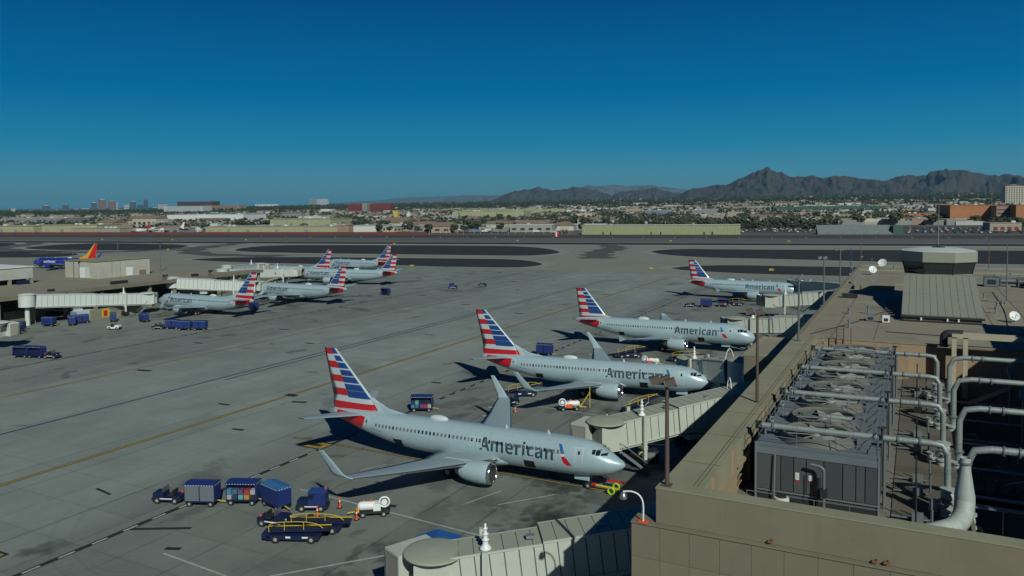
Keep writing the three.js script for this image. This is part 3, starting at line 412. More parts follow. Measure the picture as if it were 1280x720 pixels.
// ---------- concourse with the beige roof ----------
const OUT = -12.15, INN = -9.9, TOP = 15, FRONT = -39.6, PITZ = -92.5, FLOOR = 11.3, FAR = -199;
{
  const c = thing('concourse_building', 'beige concourse with wide parapet, sunken plant deck and long flat roof', 'building');
  // airside wall, in precast panels with recessed joints
  part('airside_wall', [box(OUT + .12, OUT + .9, 0, TOP - 1.9, FAR, FRONT - .4)], M.beige, c);
  const pg = {}; const panel = (x, y, z, w, h, d, name = 'wall_panel', m = M.beige, parent = c) => { const k = [w, h, d].map((v) => v.toFixed(2)).join(); pg[k] ||= metreUV(clean(new THREE.BoxGeometry(w, h, d))); const o = part(name, pg[k], m, parent); o.position.set(x, y, z); return o; };
  for (let z = FRONT - .5; z > FAR; z -= 6) for (let r = 0; r < 3; r++) panel(OUT + .06, 1.8 + r * 4.0, z - 2.96, .12, 3.94, 5.92);
  // near wall: plain upper band, and panels below it standing forward
  part('upper_band', metreUV(box(OUT, 40, TOP - 1.85, TOP, FRONT - .9, FRONT)), M.beige, c);
  part('band_coping', [metreUV(box(OUT - .03, 40, TOP, TOP + .06, FRONT - .93, FRONT + .03))], M.beigeLight, c);
  part('lower_wall', [box(OUT - 1.2, 40, 0, TOP - 1.95, FRONT - .8, FRONT + .2)], M.beige, c); part('ledge', [metreUV(box(OUT - 1.3, 40, TOP - 1.95, TOP - 1.87, FRONT - .9, FRONT + .33))], M.beige, c);
  const tones = [M.beige, ...[.97, 1.04].map((k) => mat([.192 * k, .165 * k, .116 * k], .9, 0, { map: wallGrain }))];
  for (let i = 0; i < 13; i++) for (let r = 0; r < 3; r++) panel(OUT - 1.23 + .75 + i * 1.56 + (i ? .0 : 0), TOP - 2.0 - .86 - r * 1.74, FRONT + .27, 1.54, 1.72, .14, 'wall_panel', tones[(i * 3 + r * 5) % 3]);
  for (let r = 0; r < 3; r++) panel(OUT - 1.27, TOP - 2.0 - .86 - r * 1.74, FRONT - .3, .12, 1.72, 1.0);
  // broad parapet along the airside
  const cap = part('parapet', [metreUV(box(OUT, INN, TOP - 2.1, TOP, PITZ - .2, FRONT - .95))], M.beigeLight, c);
  part('parapet_joint_rail', [box(INN - .55, INN - .5, TOP, TOP + .05, PITZ, FRONT - 1.2), box(INN - .34, INN - .3, TOP, TOP + .04, PITZ, FRONT - 1.2)], M.beige, cap);
  for (let z = FRONT - 5; z > PITZ; z -= 6) part('coping_joint', [box(OUT - .01, INN + .01, TOP, TOP + .012, z, z - .04)], M.poleBrown, cap);
  part('far_parapet', [metreUV(box(OUT, OUT + .45, TOP - 2.1, TOP + .05, FAR, PITZ - .25))], M.beige, c);
  // inner face of the parapet: piers, sills and louvres down to the plant deck
  part('inner_wall', [metreUV(box(INN - .6, INN - .35, FLOOR, TOP - 2.1, PITZ, FRONT - 1))], M.tanWall, c);
  for (let z = FRONT - 3; z > PITZ + 3; z -= 5.2) { part('pier', [metreUV(box(INN - .34, INN + .12, FLOOR, TOP - .02, z, z - .9))], M.tanWall, c); part('sill', [box(INN - .34, INN + .25, TOP - 1.5, TOP - 1.35, z - 1.4, z - 4.7)], M.tanWall, c); for (let k = 0; k < 4; k++) part('louvre_blade', [cbox(INN - .2, TOP - 1.8 - k * .42, z - 3.05, .24, .05, 3.3, 0, .5)], M.tanWall, c); }
  // plant deck and its deeper well to the right
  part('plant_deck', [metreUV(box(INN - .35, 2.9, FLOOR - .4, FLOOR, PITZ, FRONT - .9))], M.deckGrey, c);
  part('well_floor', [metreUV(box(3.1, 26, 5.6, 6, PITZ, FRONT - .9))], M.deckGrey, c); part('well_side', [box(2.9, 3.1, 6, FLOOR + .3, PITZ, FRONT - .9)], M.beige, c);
  for (let k = 0; k < 34; k++) { const z = FRONT - 2 - k * 1.5; part('deck_plank', [metreUV(box(-1.2, 2.6, FLOOR + .004, FLOOR + .07, z, z - 1.4))], k % 3 ? M.deckA ||= mat([.13, .11, .085], .95, 0, { map: wallGrain }) : M.deckB ||= mat([.1, .088, .07], .95, 0, { map: wallGrain }), c); }
  // roof beyond the deck, its south wall and far end
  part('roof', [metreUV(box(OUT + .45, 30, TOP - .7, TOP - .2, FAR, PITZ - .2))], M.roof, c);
  part('south_wall', [metreUV(box(INN, 30, 5.8, TOP - .24, PITZ - .5, PITZ))], M.tanWall, c);
  part('roof_edge', [metreUV(box(INN - .2, 30, TOP - .2, TOP - .05, PITZ - .55, PITZ + .05))], M.roof, c);
  part('roof_edge', [metreUV(box(OUT, 30, TOP - 1, TOP + .05, FAR - .4, FAR))], M.beigeLight, c);
  part('end_wall', [box(OUT, 30, 0, TOP - 1, FAR - .3, FAR)], M.beige, c);
  // bay of the south wall: vertical duct pier and louvre grille
  part('wall_pier', [metreUV(box(-1.9, -.7, FLOOR, TOP - 1, PITZ + 1.4, PITZ - .2)), metreUV(box(-2.6, -2.2, FLOOR, TOP - .6, PITZ + .6, PITZ - .2))], M.tanWall, c); for (let k = 0; k < 6; k++) part('louvre_blade', [cbox(1.2, TOP - 2.3 - k * .28, PITZ - .15, 2.6, .05, .22)], M.poleBrown, c);
  // raised roof strips and curbs
  part('roof_curb', [metreUV(box(OUT + .5, -2.1, TOP - .2, TOP + .1, -156.3, -156.9))], M.beigeLight, c); part('roof_curb', [metreUV(box(-9.6, -3.4, TOP - .2, TOP + .55, -146, -152.5))], M.roof, c); part('roof_curb', [metreUV(box(-11.4, 24, TOP - .2, TOP + .12, -186, -186.6))], M.beigeLight, c);
  part('roof_seam', [box(-8.6, -8.4, TOP - .2, TOP - .17, PITZ - 1, -146), box(-4.2, -4.1, TOP - .2, TOP - .17, PITZ - 1, -118), box(8.2, 8.3, TOP - .2, TOP - .17, PITZ - 1, -180), box(12.2, 12.3, TOP - .2, TOP - .17, PITZ - 1, -180)], M.seam ||= mat([.17, .15, .115], .9), c);
  for (const z of [-120, -134, -170]) part('roof_seam', [box(OUT + .5, -2, TOP - .2, TOP - .175, z, z - .12), box(8, 28, TOP - .2, TOP - .175, z - 3, z - 3.12)], M.seam ||= mat([.17, .15, .115], .9), c);
  // felt patches, drains and cables on the roof, rusty anchors along the ledge
  const felt = [[.21, .185, .14], [.275, .245, .19], [.235, .2, .145]].map((q) => mat(q, .95, 0, { map: roofGrain }));
  for (const [x, z, w, l, k] of [[-9.5, -98, 2.2, 5, 0], [-6.2, -104, 3, 2.2, 1], [-10, -112, 1.6, 4, 2], [-5, -122, 2.4, 3.4, 0], [-7.4, -128, 4, 2.6, 1], [-10.2, -138, 1.8, 6, 0], [-5.4, -163, 3, 8, 2], [-9.5, -172, 2.6, 5, 1], [10.5, -104, 2.4, 4, 0], [9.6, -120, 1.6, 7, 1], [12.5, -128, 3, 5, 2], [10.4, -146, 2, 9, 0], [3.4, -97, 6, 2.2, 1], [-1.6, -96.5, 3, 1.8, 2], [5, -103.5, 2.6, 3.6, 0], [-6, -180, 5, 4, 0]]) part('felt_patch', [metreUV(box(x - w / 2, x + w / 2, TOP - .198, TOP - .19, z - l / 2, z + l / 2))], felt[k], c);
  for (const [a, b] of [[[-10.8, -95], [-4, -118]], [[9, -100], [11, -150]], [[-3.2, -100], [6, -99]]]) part('roof_cable', [tube([[a[0], TOP - .15, a[1]], [(a[0] + b[0]) / 2 + .6, TOP - .15, (a[1] + b[1]) / 2], [b[0], TOP - .15, b[1]]], .05, 24, 6)], M.dark, c);
  for (const [x, y] of [[-6.3, 13.3], [-1.6, 13.25], [-1.1, 13.3], [3.0, 13.2]]) part('rusty_anchor', [cbox(x, y, FRONT + .1, .22, .1, .16), cbox(x + .1, y + .06, FRONT + .06, .08, .14, .1)], M.rust, c);
  // tall out-of-view block added to the east to put the well in shade
  const e = thing('added_shade_block', 'unseen tall beige block added east of the plant deck to shade the well', 'building'); part('block_wall', [metreUV(box(17, 36, 0, 24, -101, -44))], M.beige, e); part('block_roof', [metreUV(box(16.8, 36.2, 24, 24.3, -101.2, -43.8))], M.roof, e);
  // annex between the gates
  const a = thing('gate_annex', 'low beige annex with pale coping jutting from the concourse between jet bridges', 'building');
  const ax = -20.0, az0 = -103.8, az1 = -117.5, ah = 10.4;
  part('annex_wall', [metreUV(box(ax, OUT, 0, ah - .4, az1, az0))], M.beige, a); part('annex_roof', [metreUV(box(ax + .4, OUT, ah - .4, ah - .3, az1 + .4, az0 - .4))], M.roof, a);
  part('annex_coping', [box(ax - .05, ax + .4, ah - .4, ah, az1 - .05, az0 + .05)], M.beigeLight, a); part('annex_coping', [box(ax + .4, OUT, ah - .4, ah, az1 - .05, az1 + .4)], M.beigeLight, a); part('front_coping', [box(ax + .4, OUT, ah - .4, ah - .02, az0 - .4, az0 + .05)], M.beigeLight, a); for (const y of [2.4, 4.8, 7.2]) part('wall_joint', [box(ax - .01, OUT, y, y + .05, az0 + .005, az0 + .02)], M.poleBrown, a);
}
// street light over the ledge, and service lamp posts
{
  const t = thing('wall_lamp', 'curved white wall lamp over the ledge of the beige wall', 'lamp', [-12.9, 13.13, -39.4]);
  part('arm', [tube([[.1, 0, 0], [.1, 1.0, 0], [-.1, 1.45, .05], [-.5, 1.6, .1], [-.95, 1.55, .15]], .045, 20)], M.white, t); part('lamp_head', [lathe([[0, .12], [.12, .1], [.2, -.1], [.22, -.22], [.17, -.3], [0, -.34]], 14).translate(-.95, 1.42, .15)], M.steel, t); part('base_plate', [cbox(.1, .04, 0, .5, .08, .34)], M.orange, t);
}
function lightPole(p, h, label, heads = 2, m = M.poleBrown) {
  const t = thing('floodlight_pole', label, 'light pole', p, 0, 'floodlight poles along the beige concourse');
  part('pole', [rod([0, 0, 0], [0, h, 0], .13, .09, 10)], m, t); part('base_plate', [cbox(0, .04, 0, .5, .08, .5)], m, t); part('crossbar', [bar([-.55, h - .12, 0], [.55, h - .12, 0], .09, .09), bar([0, h - .15, -.4], [0, h - .15, .4], .08, .08)], m, t);
  const spots = heads === 3 ? [[-.55, .1], [.5, .25], [0, -.4]] : [[-.5, 0], [.4, .1]];
  for (const [x, z] of spots) { const hd = part('floodlight', [cbox(x * .8 - .15, h + .08, z * .8, .5, .4, .26, .4, .35)], m, t); part('lens', [cbox(x * .8 - .25, h + .06, z * .8 + .14, .4, .32, .03, .4, .35)], M.steel, hd); }
  return t;
}
lightPole([-11.7, 15.06, -40.1], 5.55, 'brown floodlight pole on the parapet corner above the panelled wall', 3);
lightPole([-10.6, 13.2, -60.1], 8.6, 'brown floodlight pole rising from the parapet beside the cooling towers');
lightPole([-11.3, 15, -88.5], 6.8, 'grey floodlight pole on the parapet where the plant deck ends', 2, M.poleGrey);
lightPole([-12.0, 15, -120.8], 6.8, 'grey floodlight pole on the roof edge above the vacant jet bridge', 2, M.poleGrey);
lightPole([-11.9, 15, -146], 6.6, 'grey floodlight pole near the blue mast', 2, M.poleGrey);
{
  const mast = (p, h, m, label, extra) => { const t = thing('roof_mast', label, 'mast', p, 0, 'masts on the concourse roof'); part('pole', [rod([0, 0, 0], [0, h, 0], .09, .05)], m, t); part('foot', [cbox(0, .25, 0, .5, .5, .5)], M.galv, t); if (extra) part('bracket', [cbox(.2, h * .3, 0, .5, .4, .3)], M.galv, t); return t; };
  mast([-12, 14.9, -171.7], 5.6, M.blueRoof, 'slim blue mast on the roof edge', true); mast([-11.6, 14.9, -196.5], 7.4, M.rust, 'rust red mast at the far corner of the roof', true); mast([13.6, 14.8, -196], 7, M.rust, 'rust red mast at the far side of the roof'); mast([11.6, 14.8, -134], 8.8, M.poleGrey, 'grey ladder mast beside the roof machinery', true); mast([19.5, 14.8, -150], 8, M.poleGrey, 'tall dark mast at the edge of the roof');
  mast([-10.6, 14.9, -156], 3.4, M.galv, 'short grey mast with cabinet by the roof curb', true); mast([-8.6, 14.8, -182], 3, M.galv, 'short grey mast behind the roof curb');
}
// control cab on its sloping metal house
{
  const t = thing('ramp_tower', 'squat ramp control tower with dark glass cab over a sloping metal roof', 'tower');
  const zf = -110.6, zr = -128.5, x0 = -1.75, x1 = 7.3, y0 = TOP - .2, yr = 19.0;
  const side = new THREE.Shape([new THREE.Vector2(-zf, y0), new THREE.Vector2(-zf, y0 + .75), new THREE.Vector2(-zr, yr), new THREE.Vector2(140, yr), new THREE.Vector2(140, y0)]);
  const g = new THREE.ExtrudeGeometry(side, { depth: x1 - x0 - .4, bevelEnabled: false }); g.rotateY(Math.PI / 2); g.translate(x0 + .2, 0, 0); part('house', [metreUV(clean(g))], M.beige, t);
  const sl = Math.atan2(yr - y0 - .75, zf - zr), L = Math.hypot(yr - y0 - .75, zf - zr);
  for (let i = 0; i < 11; i++) for (const [a, b] of [[0, .5], [.502, 1]]) { const w = (x1 - x0) / 11, gg = new THREE.BoxGeometry(w - .035, .07, (b - a) * L - .04); gg.rotateX(sl); const m = (a + b) / 2; gg.translate(x0 + w * (i + .5), y0 + .75 + .06 + (yr - y0 - .75) * m, zf + (zr - zf) * m); part('roof_sheet', [metreUV(clean(gg))], M.metalRoof, t); }
  part('eaves_gutter', [box(x0 - .1, x1 + .1, y0 + .5, y0 + .72, zf + .05, zf + .3), box(x0 - .1, x1 + .2, y0 + .05, y0 + .2, zf + .35, zf + .6)], M.dark, t); for (const x of [.5, 3.4, 4.6]) part('downpipe', [cbox(x, y0 + .3, zf + .35, .16, .5, .16)], M.white, t);
  part('upper_roof', [metreUV(box(x0, x1, yr, yr + .12, -142, zr - .2))], M.metalRoof, t);
  const cx = 2.75, cz = -134.5, n = 8; const ring = (r, y) => Array.from({ length: n }, (_, i) => { const a = (i + .5) / n * Math.PI * 2; return [cx + Math.sin(a) * r, y, cz + Math.cos(a) * r]; });
  const quad = (a, b, c, d) => { const g = new THREE.BufferGeometry(); g.setAttribute('position', new THREE.Float32BufferAttribute([...a, ...b, ...c, ...a, ...c, ...d], 3)); g.computeVertexNormals(); return clean(g); };
  const r0 = ring(4.75, 19.1), r1 = ring(5.15, 20.95), r2 = ring(5.45, 20.95), r3 = ring(5.45, 22.45);
  for (let i = 0; i < n; i++) { const j = (i + 1) % n; part('cab_window', [quad(r0[i], r0[j], r1[j], r1[i])], M.glass, t); part('fascia_panel', [quad(r2[i], r2[j], r3[j], r3[i])], M.metalRoof, t); part('window_mullion', [bar(r0[i], r1[i], .14, .14)], M.dark, t); }
  part('soffit', [clean(new THREE.CylinderGeometry(5.44, 5.44, .1, 8, 1).rotateY(Math.PI / 8).translate(cx, 20.98, cz))], M.dark, t); part('cab_floor', [clean(new THREE.CylinderGeometry(4.8, 4.9, .3, 8, 1).rotateY(Math.PI / 8).translate(cx, 19.0, cz))], M.metalRoof, t); part('cab_core', [clean(new THREE.CylinderGeometry(2, 2, 1.9, 8).translate(cx, 20, cz))], M.dark, t);
  part('cab_roof', [clean(new THREE.CylinderGeometry(5.35, 5.42, .08, 8, 1).rotateY(Math.PI / 8).translate(cx, 22.46, cz)), clean(new THREE.CylinderGeometry(2.6, 5.2, .42, 8, 1).rotateY(Math.PI / 8).translate(cx, 22.7, cz))], mat([.5, .51, .5], .6), t);
  const ms = part('antenna_mast', [rod([cx, 22.8, cz], [cx, 29.2, cz], .07, .04)], M.galv, t); part('mast_foot', [clean(new THREE.CylinderGeometry(.9, .9, .12, 12).translate(cx, 22.95, cz)), cbox(cx, 23.1, cz, .5, .3, .5)], M.dark, ms);
  // stair cage in the shadow at the side of the house
  for (let k = 0; k < 9; k++) part('fin_blade', [cbox(x0 - 1.5, y0 + .35, -113 - k * 2.1, 1.4, .1, .3)], M.poleBrown, t);
}
// satellite dishes and roof machinery
function dish(p, r, turn, label) { const t = thing('satellite_dish', label, 'satellite dish', p, turn, 'satellite dishes on the roof'); part('stand', [rod([0, 0, 0], [0, r * 1.1, 0], .06), cbox(0, .05, 0, .8, .1, .8)], M.galv, t); const g = lathe([[0, 0], [r * .4, .04 * r], [r * .75, .16 * r], [r, .32 * r], [r * .98, .35 * r], [r * .7, .19 * r], [0, .05 * r]], 24); g.rotateX(1.05).translate(0, r * 1.25, 0); part('reflector', [g], M.white, t); part('feed_arm', [rod([0, r * .6, r * .3], [0, r * 1.7, r * .95], .03), cbox(0, r * 1.7, r * .95, .12, .12, .12)], M.galv, t); return t; }
dish([10.7, 14.8, -114], .62, .3, 'white satellite dish beside the grey roof cabinets'); dish([-6.9, 14.8, -193], .95, -.3, 'white satellite dish near the far edge of the roof'); dish([-8.2, 14.8, -176], .8, .4, 'white satellite dish by the small roof curb');
function cabinet(p, w, h, d, label, m = M.galv, turn = 0) { const t = thing('roof_cabinet', label, 'roof cabinet', p, turn, 'grey machinery on the roof'); part('casing', [cbox(0, h / 2 + .1, 0, w, h, d)], m, t); part('skid', [cbox(0, .05, 0, w * .95, .1, d * .95)], M.dark, t); part('grille', [cbox(0, h * .55, d / 2 + .012, w * .6, h * .5, .02)], M.dark, t); part('top_cap', [cbox(0, h + .13, 0, w * 1.04, .06, d * 1.04)], m, t); return t; }
cabinet([14, 14.8, -108], 3.4, 1.7, 2.4, 'bluish grey cabinet beside the white dish on the roof', M.rail); cabinet([13.2, 14.8, -103], 3, 1.3, 2, 'low bluish grey cabinet at the roof edge above the pipes', M.rail);
cabinet([11.5, 14.8, -160], 2.2, 1.6, 2.4, 'pale grey cabinet at the end of the pipe rack', M.rail); cabinet([19.5, 14.8, -158], 4, 1.8, 2.6, 'large grey cabinet behind the pipe rack', M.rail); cabinet([-5.2, 14.8, -108.5], 1, .7, .8, 'small grey box on the roof before the ramp tower'); cabinet([-3.4, 14.8, -107.5], .8, .8, .7, 'small pale box next to another before the ramp tower', M.white); cabinet([-9.4, 14.8, -133], 2.2, .5, .9, 'flat dark hatch on the roof', M.dark);
{ const t = thing('pipe_rack', 'grey pipe rack with coils standing on the roof beside the ramp tower', 'pipe rack', [15.5, 14.8, -160]); for (const x of [-2.6, 0, 2.6]) part('post', [bar([x, 0, -1], [x, 2, -1], .14, .14), bar([x, 0, 1], [x, 2, 1], .14, .14)], M.rail, t); for (const [y, z] of [[.6, -.7], [1.1, 0], [1.1, .7], [1.6, -.4], [1.9, .5]]) part('rack_pipe', [rod([-3.1, y, z], [3.1, y, z], .16)], M.galv, t); part('motor', [clean(new THREE.CylinderGeometry(.6, .6, 1.4, 16).rotateZ(Math.PI / 2).translate(.4, .8, .3))], M.dark, t); }
for (const [x, z, h] of [[9.4, -122, .7], [9.9, -127, .9], [10.8, -131, .6], [14.5, -124, .8], [15.6, -138, 1], [9.2, -140, .6], [-7.2, -101.5, .8], [-5.8, -115, .9], [-8.1, -114, .7], [13, -172, .9], [16, -178, .8], [-4.6, -190, .7]]) { const t = thing('roof_vent', 'small round vent stack on the beige roof', 'vent', [x, 14.8, z], 0, 'small vent stacks on the beige roof'); part('stack', [rod([0, 0, 0], [0, h, 0], .16, .14, 10)], M.galv, t); part('cowl', [lathe([[.02, h + .28], [.24, h + .1], [.26, h], [.12, h - .02]], 12)], M.steel, t); }
{ const t = thing('roof_ladder', 'caged rust brown access ladder rising above the cooling towers', 'ladder', [-7.4, 10.9, -91.6]); for (const x of [-.35, .35, 1.1]) part('rail', [rod([x, 0, 0], [x, 5.4, 0], .05)], x > 1 ? M.rust : M.poleBrown, t); for (let k = 0; k < 14; k++) part('rung', [rod([-.35, .4 + k * .37, 0], [.35, .4 + k * .37, 0], .025)], M.poleBrown, t); }
// ---------- cooling towers and pipework ----------
function railing(parent, pts, h = 1.05, m = M.rail) { for (let i = 0; i < pts.length - 1; i++) { const a = pts[i], b = pts[i + 1]; for (const k of [h, h * .52]) part('guard_rail', [rod([a[0], a[1] + k, a[2]], [b[0], b[1] + k, b[2]], 0.027, 0.027, 6)], m, parent); const n = Math.max(1, Math.round(Math.hypot(b[0] - a[0], b[2] - a[2]) / 2)); for (let j = 0; j <= n; j++) { const t = j / n, x = a[0] + (b[0] - a[0]) * t, y = a[1] + (b[1] - a[1]) * t, z = a[2] + (b[2] - a[2]) * t; part('guard_post', [rod([x, y, z], [x, y + h, z], 0.027, 0.027, 6)], m, parent); } } }
function fanGeo(r) { const out = { cowl: lathe([[r * 1.02, 0], [r * .98, .25], [r * .95, .5], [r * .99, .58], [r * 1.04, .56], [r * 1.0, .5], [r * 1.04, .25], [r * 1.1, 0]], 32), blades: [] }; for (let k = 0; k < 8; k++) { const g = new THREE.BoxGeometry(r * .8, .03, r * .3); g.rotateX(.35); g.translate(r * .52, .3, 0); g.rotateY(k / 8 * 6.283 + .2); out.blades.push(clean(g)); } out.blades.push(clean(new THREE.CylinderGeometry(r * .16, r * .18, .3, 16).translate(0, .33, 0))); return out; }
{
  const X0 = -8.9, X1 = -1.9, DZ = 9.15, DECK = 14.85, fan = fanGeo(2.05), bladesG = merge(fan.blades), frontText = (() => { const [c, x] = canvas(64, 128); x.fillStyle = css(.75, .75, .74); x.fillRect(0, 0, 64, 128); x.fillStyle = css(.5, .03, .03); x.fillRect(0, 100, 64, 28); x.fillStyle = '#333'; for (let k = 0; k < 7; k++) x.fillRect(8, 10 + k * 12, 30 + (k * 7) % 18, 4); return canvasTex(c); })();
  const labels = ['grey cooling tower with panelled end wall and notice plates', 'grey cooling tower second from the panelled end wall', 'grey cooling tower third from the panelled end wall', 'grey cooling tower beside the tan wall and caged ladder'];
  for (let i = 0; i < 4; i++) {
    const z1 = -50.4 - i * DZ, z0 = z1 - DZ + .35, t = thing('cooling_tower', labels[i], 'cooling tower', [0, 0, 0], 0, 'cooling towers on the plant deck');
    part('casing', [metreUV(box(X0 + .06, X1 - .06, FLOOR + .35, DECK - .1, z0 + .06, z1 - .06))], M.towerGrey, t);
    part('base_frame', [box(X0, X1, FLOOR, FLOOR + .34, z0, z1)], M.dark, t); part('deck', [metreUV(box(X0 - .05, X1 + .05, DECK - .1, DECK, z0, z1))], M.towerDeck, t); part('deck_kerb', [box(X0 - .06, X1 + .06, DECK, DECK + .12, z1 - .1, z1 + .02)], M.towerDeck, t);
    // casing panels, end and sides
    const w = [1.45, .75, .72, 1.0, 1.05, .72, .5, .7]; let x = X0; const tot = w.reduce((a, b) => a + b, 0); w.forEach((q, k) => { const a = q / tot * (X1 - X0); part('casing_panel', [metreUV(box(x + .03, x + a - .03, FLOOR + .75, DECK - .62, z1 - .05, z1 + .02))], k % 3 === 1 ? M.panelB ||= mat([.075, .08, .086], .5, .2, { map: metalGrain }) : M.towerGrey, t); x += a; });
    part('top_band', [metreUV(box(X0, X1, DECK - .58, DECK - .12, z1 - .05, z1 + .03))], M.towerDeck, t); part('sill_band', [box(X0, X1, FLOOR + .62, FLOOR + .7, z1 - .05, z1 + .06)], M.galv, t);
    for (let k = 0; k < 7; k++) for (const [xa, xb] of [[X0 - .04, X0 + .04], [X1 - .04, X1 + .04]]) part('side_panel', [metreUV(box(xa, xb, FLOOR + .4, DECK - .3, z0 + .1 + k * (DZ - .55) / 7, z0 + .06 + (k + 1) * (DZ - .55) / 7 - .06))], M.towerGrey, t);
    for (const f of [.27, .75]) { const z = z1 - f * (DZ - .3), q = part('fan_cowl', [fan.cowl.clone().translate((X0 + X1) / 2 - .2, DECK, z)], M.cowl ||= mat([.13, .125, .11], .8, 0, { map: metalGrain }), t); part('fan_blades', bladesG, M.blade ||= mat([.3, .3, .275], .7, .1), q).position.set((X0 + X1) / 2 - .2, DECK, z); const mt = part('fan_motor', [cbox((X0 + X1) / 2 - .2, DECK + .3, z, 4.4, .12, .3), clean(new THREE.CylinderGeometry(.22, .22, .6, 14).rotateZ(Math.PI / 2).translate(X0 + 1.1, DECK + .32, z))], M.rail, t); }
    part('walkway', [box(X0, X1, DECK + .005, DECK + .05, z1 - .5 * (DZ - .3) - .4, z1 - .5 * (DZ - .3) + .4)], M.rail, t);
    for (const k of [.2, .48, .6, .9]) part('access_hatch', [cbox(X1 - .9, DECK + .06, z1 - k * (DZ - .3), .8, .1, .7), cbox(X1 - .9, DECK + .3, z1 - k * (DZ - .3) - .35, .8, .5, .04)], M.rail, t);
    for (const x of [X0 - .04, X1 + .04]) part('corner_post', [box(x - .06, x + .06, FLOOR, DECK + .1, z1 - .06, z1 + .06)], M.galv, t);
    railing(t, [[X0 + .1, DECK, z0 + .1], [X0 + .1, DECK, z1 - .1], [X1 - .1, DECK, z1 - .1], [X1 - .1, DECK, z0 + .1]]); railing(t, [[X0 + 2, DECK, z1 - .5 * DZ - .4], [X1 - 1.2, DECK, z1 - .5 * DZ - .4]]); railing(t, [[X0 + 2, DECK, z1 - .5 * DZ + .5], [X1 - 1.2, DECK, z1 - .5 * DZ + .5]]);
    for (const k of [.3, .8]) part('valve_wheel', [clean(new THREE.TorusGeometry(.16, .04, 6, 14).rotateY(.6).translate(X0 + .5, DECK + .9, z1 - k * DZ)), rod([X0 + .5, DECK, z1 - k * DZ], [X0 + .5, DECK + .9, z1 - k * DZ], .05), clean(new THREE.SphereGeometry(.15, 10, 8).translate(X0 + .45, DECK + .75, z1 - k * DZ - .1))], M.galv, t);
    if (i === 0) {
      const n1 = part('notice_plate', [cbox(X0 + 2.45, FLOOR + 1.75, z1 + .035, .22, .55, .02)], new THREE.MeshStandardMaterial({ map: frontText, roughness: .6 }), t); part('notice_plate', [cbox(X0 + 3.2, FLOOR + 1.75, z1 + .035, .16, .4, .02)], new THREE.MeshStandardMaterial({ map: frontText, roughness: .6 }), t);
      part('riser_pipe', [bentPipe([[X0 + 4.05, FLOOR + .2, z1 + .6], [X0 + 4.05, FLOOR + 2.75, z1 + .6], [X0 + 3.3, FLOOR + 2.85, z1 + .6]], .09, .3)], M.rail, t); part('riser_valve', [cbox(X0 + 4.05, FLOOR + 1.2, z1 + .6, .4, .5, .3), rod([X0 + 3.75, FLOOR, z1 + .45], [X0 + 3.75, FLOOR + 2.0, z1 + .45], .1)], M.dark, t); part('door_frame', [box(X0 + 2.85, X0 + 2.9, FLOOR + .3, FLOOR + 1.9, z1 + .03, z1 + .07), box(X0 + 3.7, X0 + 3.75, FLOOR + .3, FLOOR + 1.9, z1 + .03, z1 + .07)], M.dark, t); part('side_pole', [rod([X0 + 1.1, FLOOR, z1 + .3], [X0 + 1.15, DECK - .5, z1 + .2], .05)], M.galv, t);
      railing(t, [[X0 - .3, FLOOR + .01, z1 + 1.6], [X1 + .5, FLOOR + .01, z1 + 1.6]], 1.0); part('small_tank', [lathe([[0, 1.0], [.4, 1.0], [.44, .95], [.44, .1], [.4, 0], [0, 0]], 18).translate(X0 + 1.9, FLOOR + .3, z1 + 2.6)], M.offwhite, t); part('tank_lid', [clean(new THREE.CylinderGeometry(.3, .3, .12, 14).translate(X0 + 1.9, FLOOR + 1.36, z1 + 2.6))], M.dark, t);
    }
  }
  // headers that cross each tower, drop to the manifold, and the return lines beyond
  const zs = [-52.4, -62.1, -71.7, -81.2];
  zs.forEach((z, i) => {
    const zz = z - .35 * i, w = ['by the panelled end wall', 'over the second tower', 'over the third tower', 'by the tan wall'][i];
    const t = thing('header_pipe', `pale insulated header pipe crossing the cooling tower ${w}`, 'pipe', [0, 0, 0], 0, 'header pipes across the cooling towers'); part('pipe_run', [bentPipe([[X0 - .3, 15.5, zz], [1.75, 15.5, zz - .4], [1.8, 9.6, zz - .4]], .19, .7, 14)], M.pipe, t); for (const x of [X0 + .7, X1 - .3, -.9, .3]) part('pipe_flange', [clean(new THREE.CylinderGeometry(.27, .27, .12, 16).rotateZ(Math.PI / 2).translate(x, 15.5, zz - (x - X0) / 10.6 * .4))], M.rail, t); for (const q of [rod([X1 + .25, FLOOR, zz - .2], [X1 + .25, 15.3, zz - .2], .1), rod([X0 + .2, DECK, zz], [X0 + .2, 15.3, zz], .08), rod([X1 + .25, FLOOR, zz + .5], [X1 + .25, 15.3, zz + .5], .05)]) part('pipe_stand', [q], M.rail, t); part('end_cap', [clean(new THREE.CylinderGeometry(.26, .26, .4, 16).rotateZ(Math.PI / 2).translate(X0 - .2, 15.5, zz))], M.dark, t); part('end_valve', [rod([X1 + .1, 15.5, zz], [X1 + .1, 16.2, zz], .07), clean(new THREE.TorusGeometry(.22, .035, 6, 14).rotateX(Math.PI / 2).translate(X1 + .1, 16.2, zz))], M.dark, t);
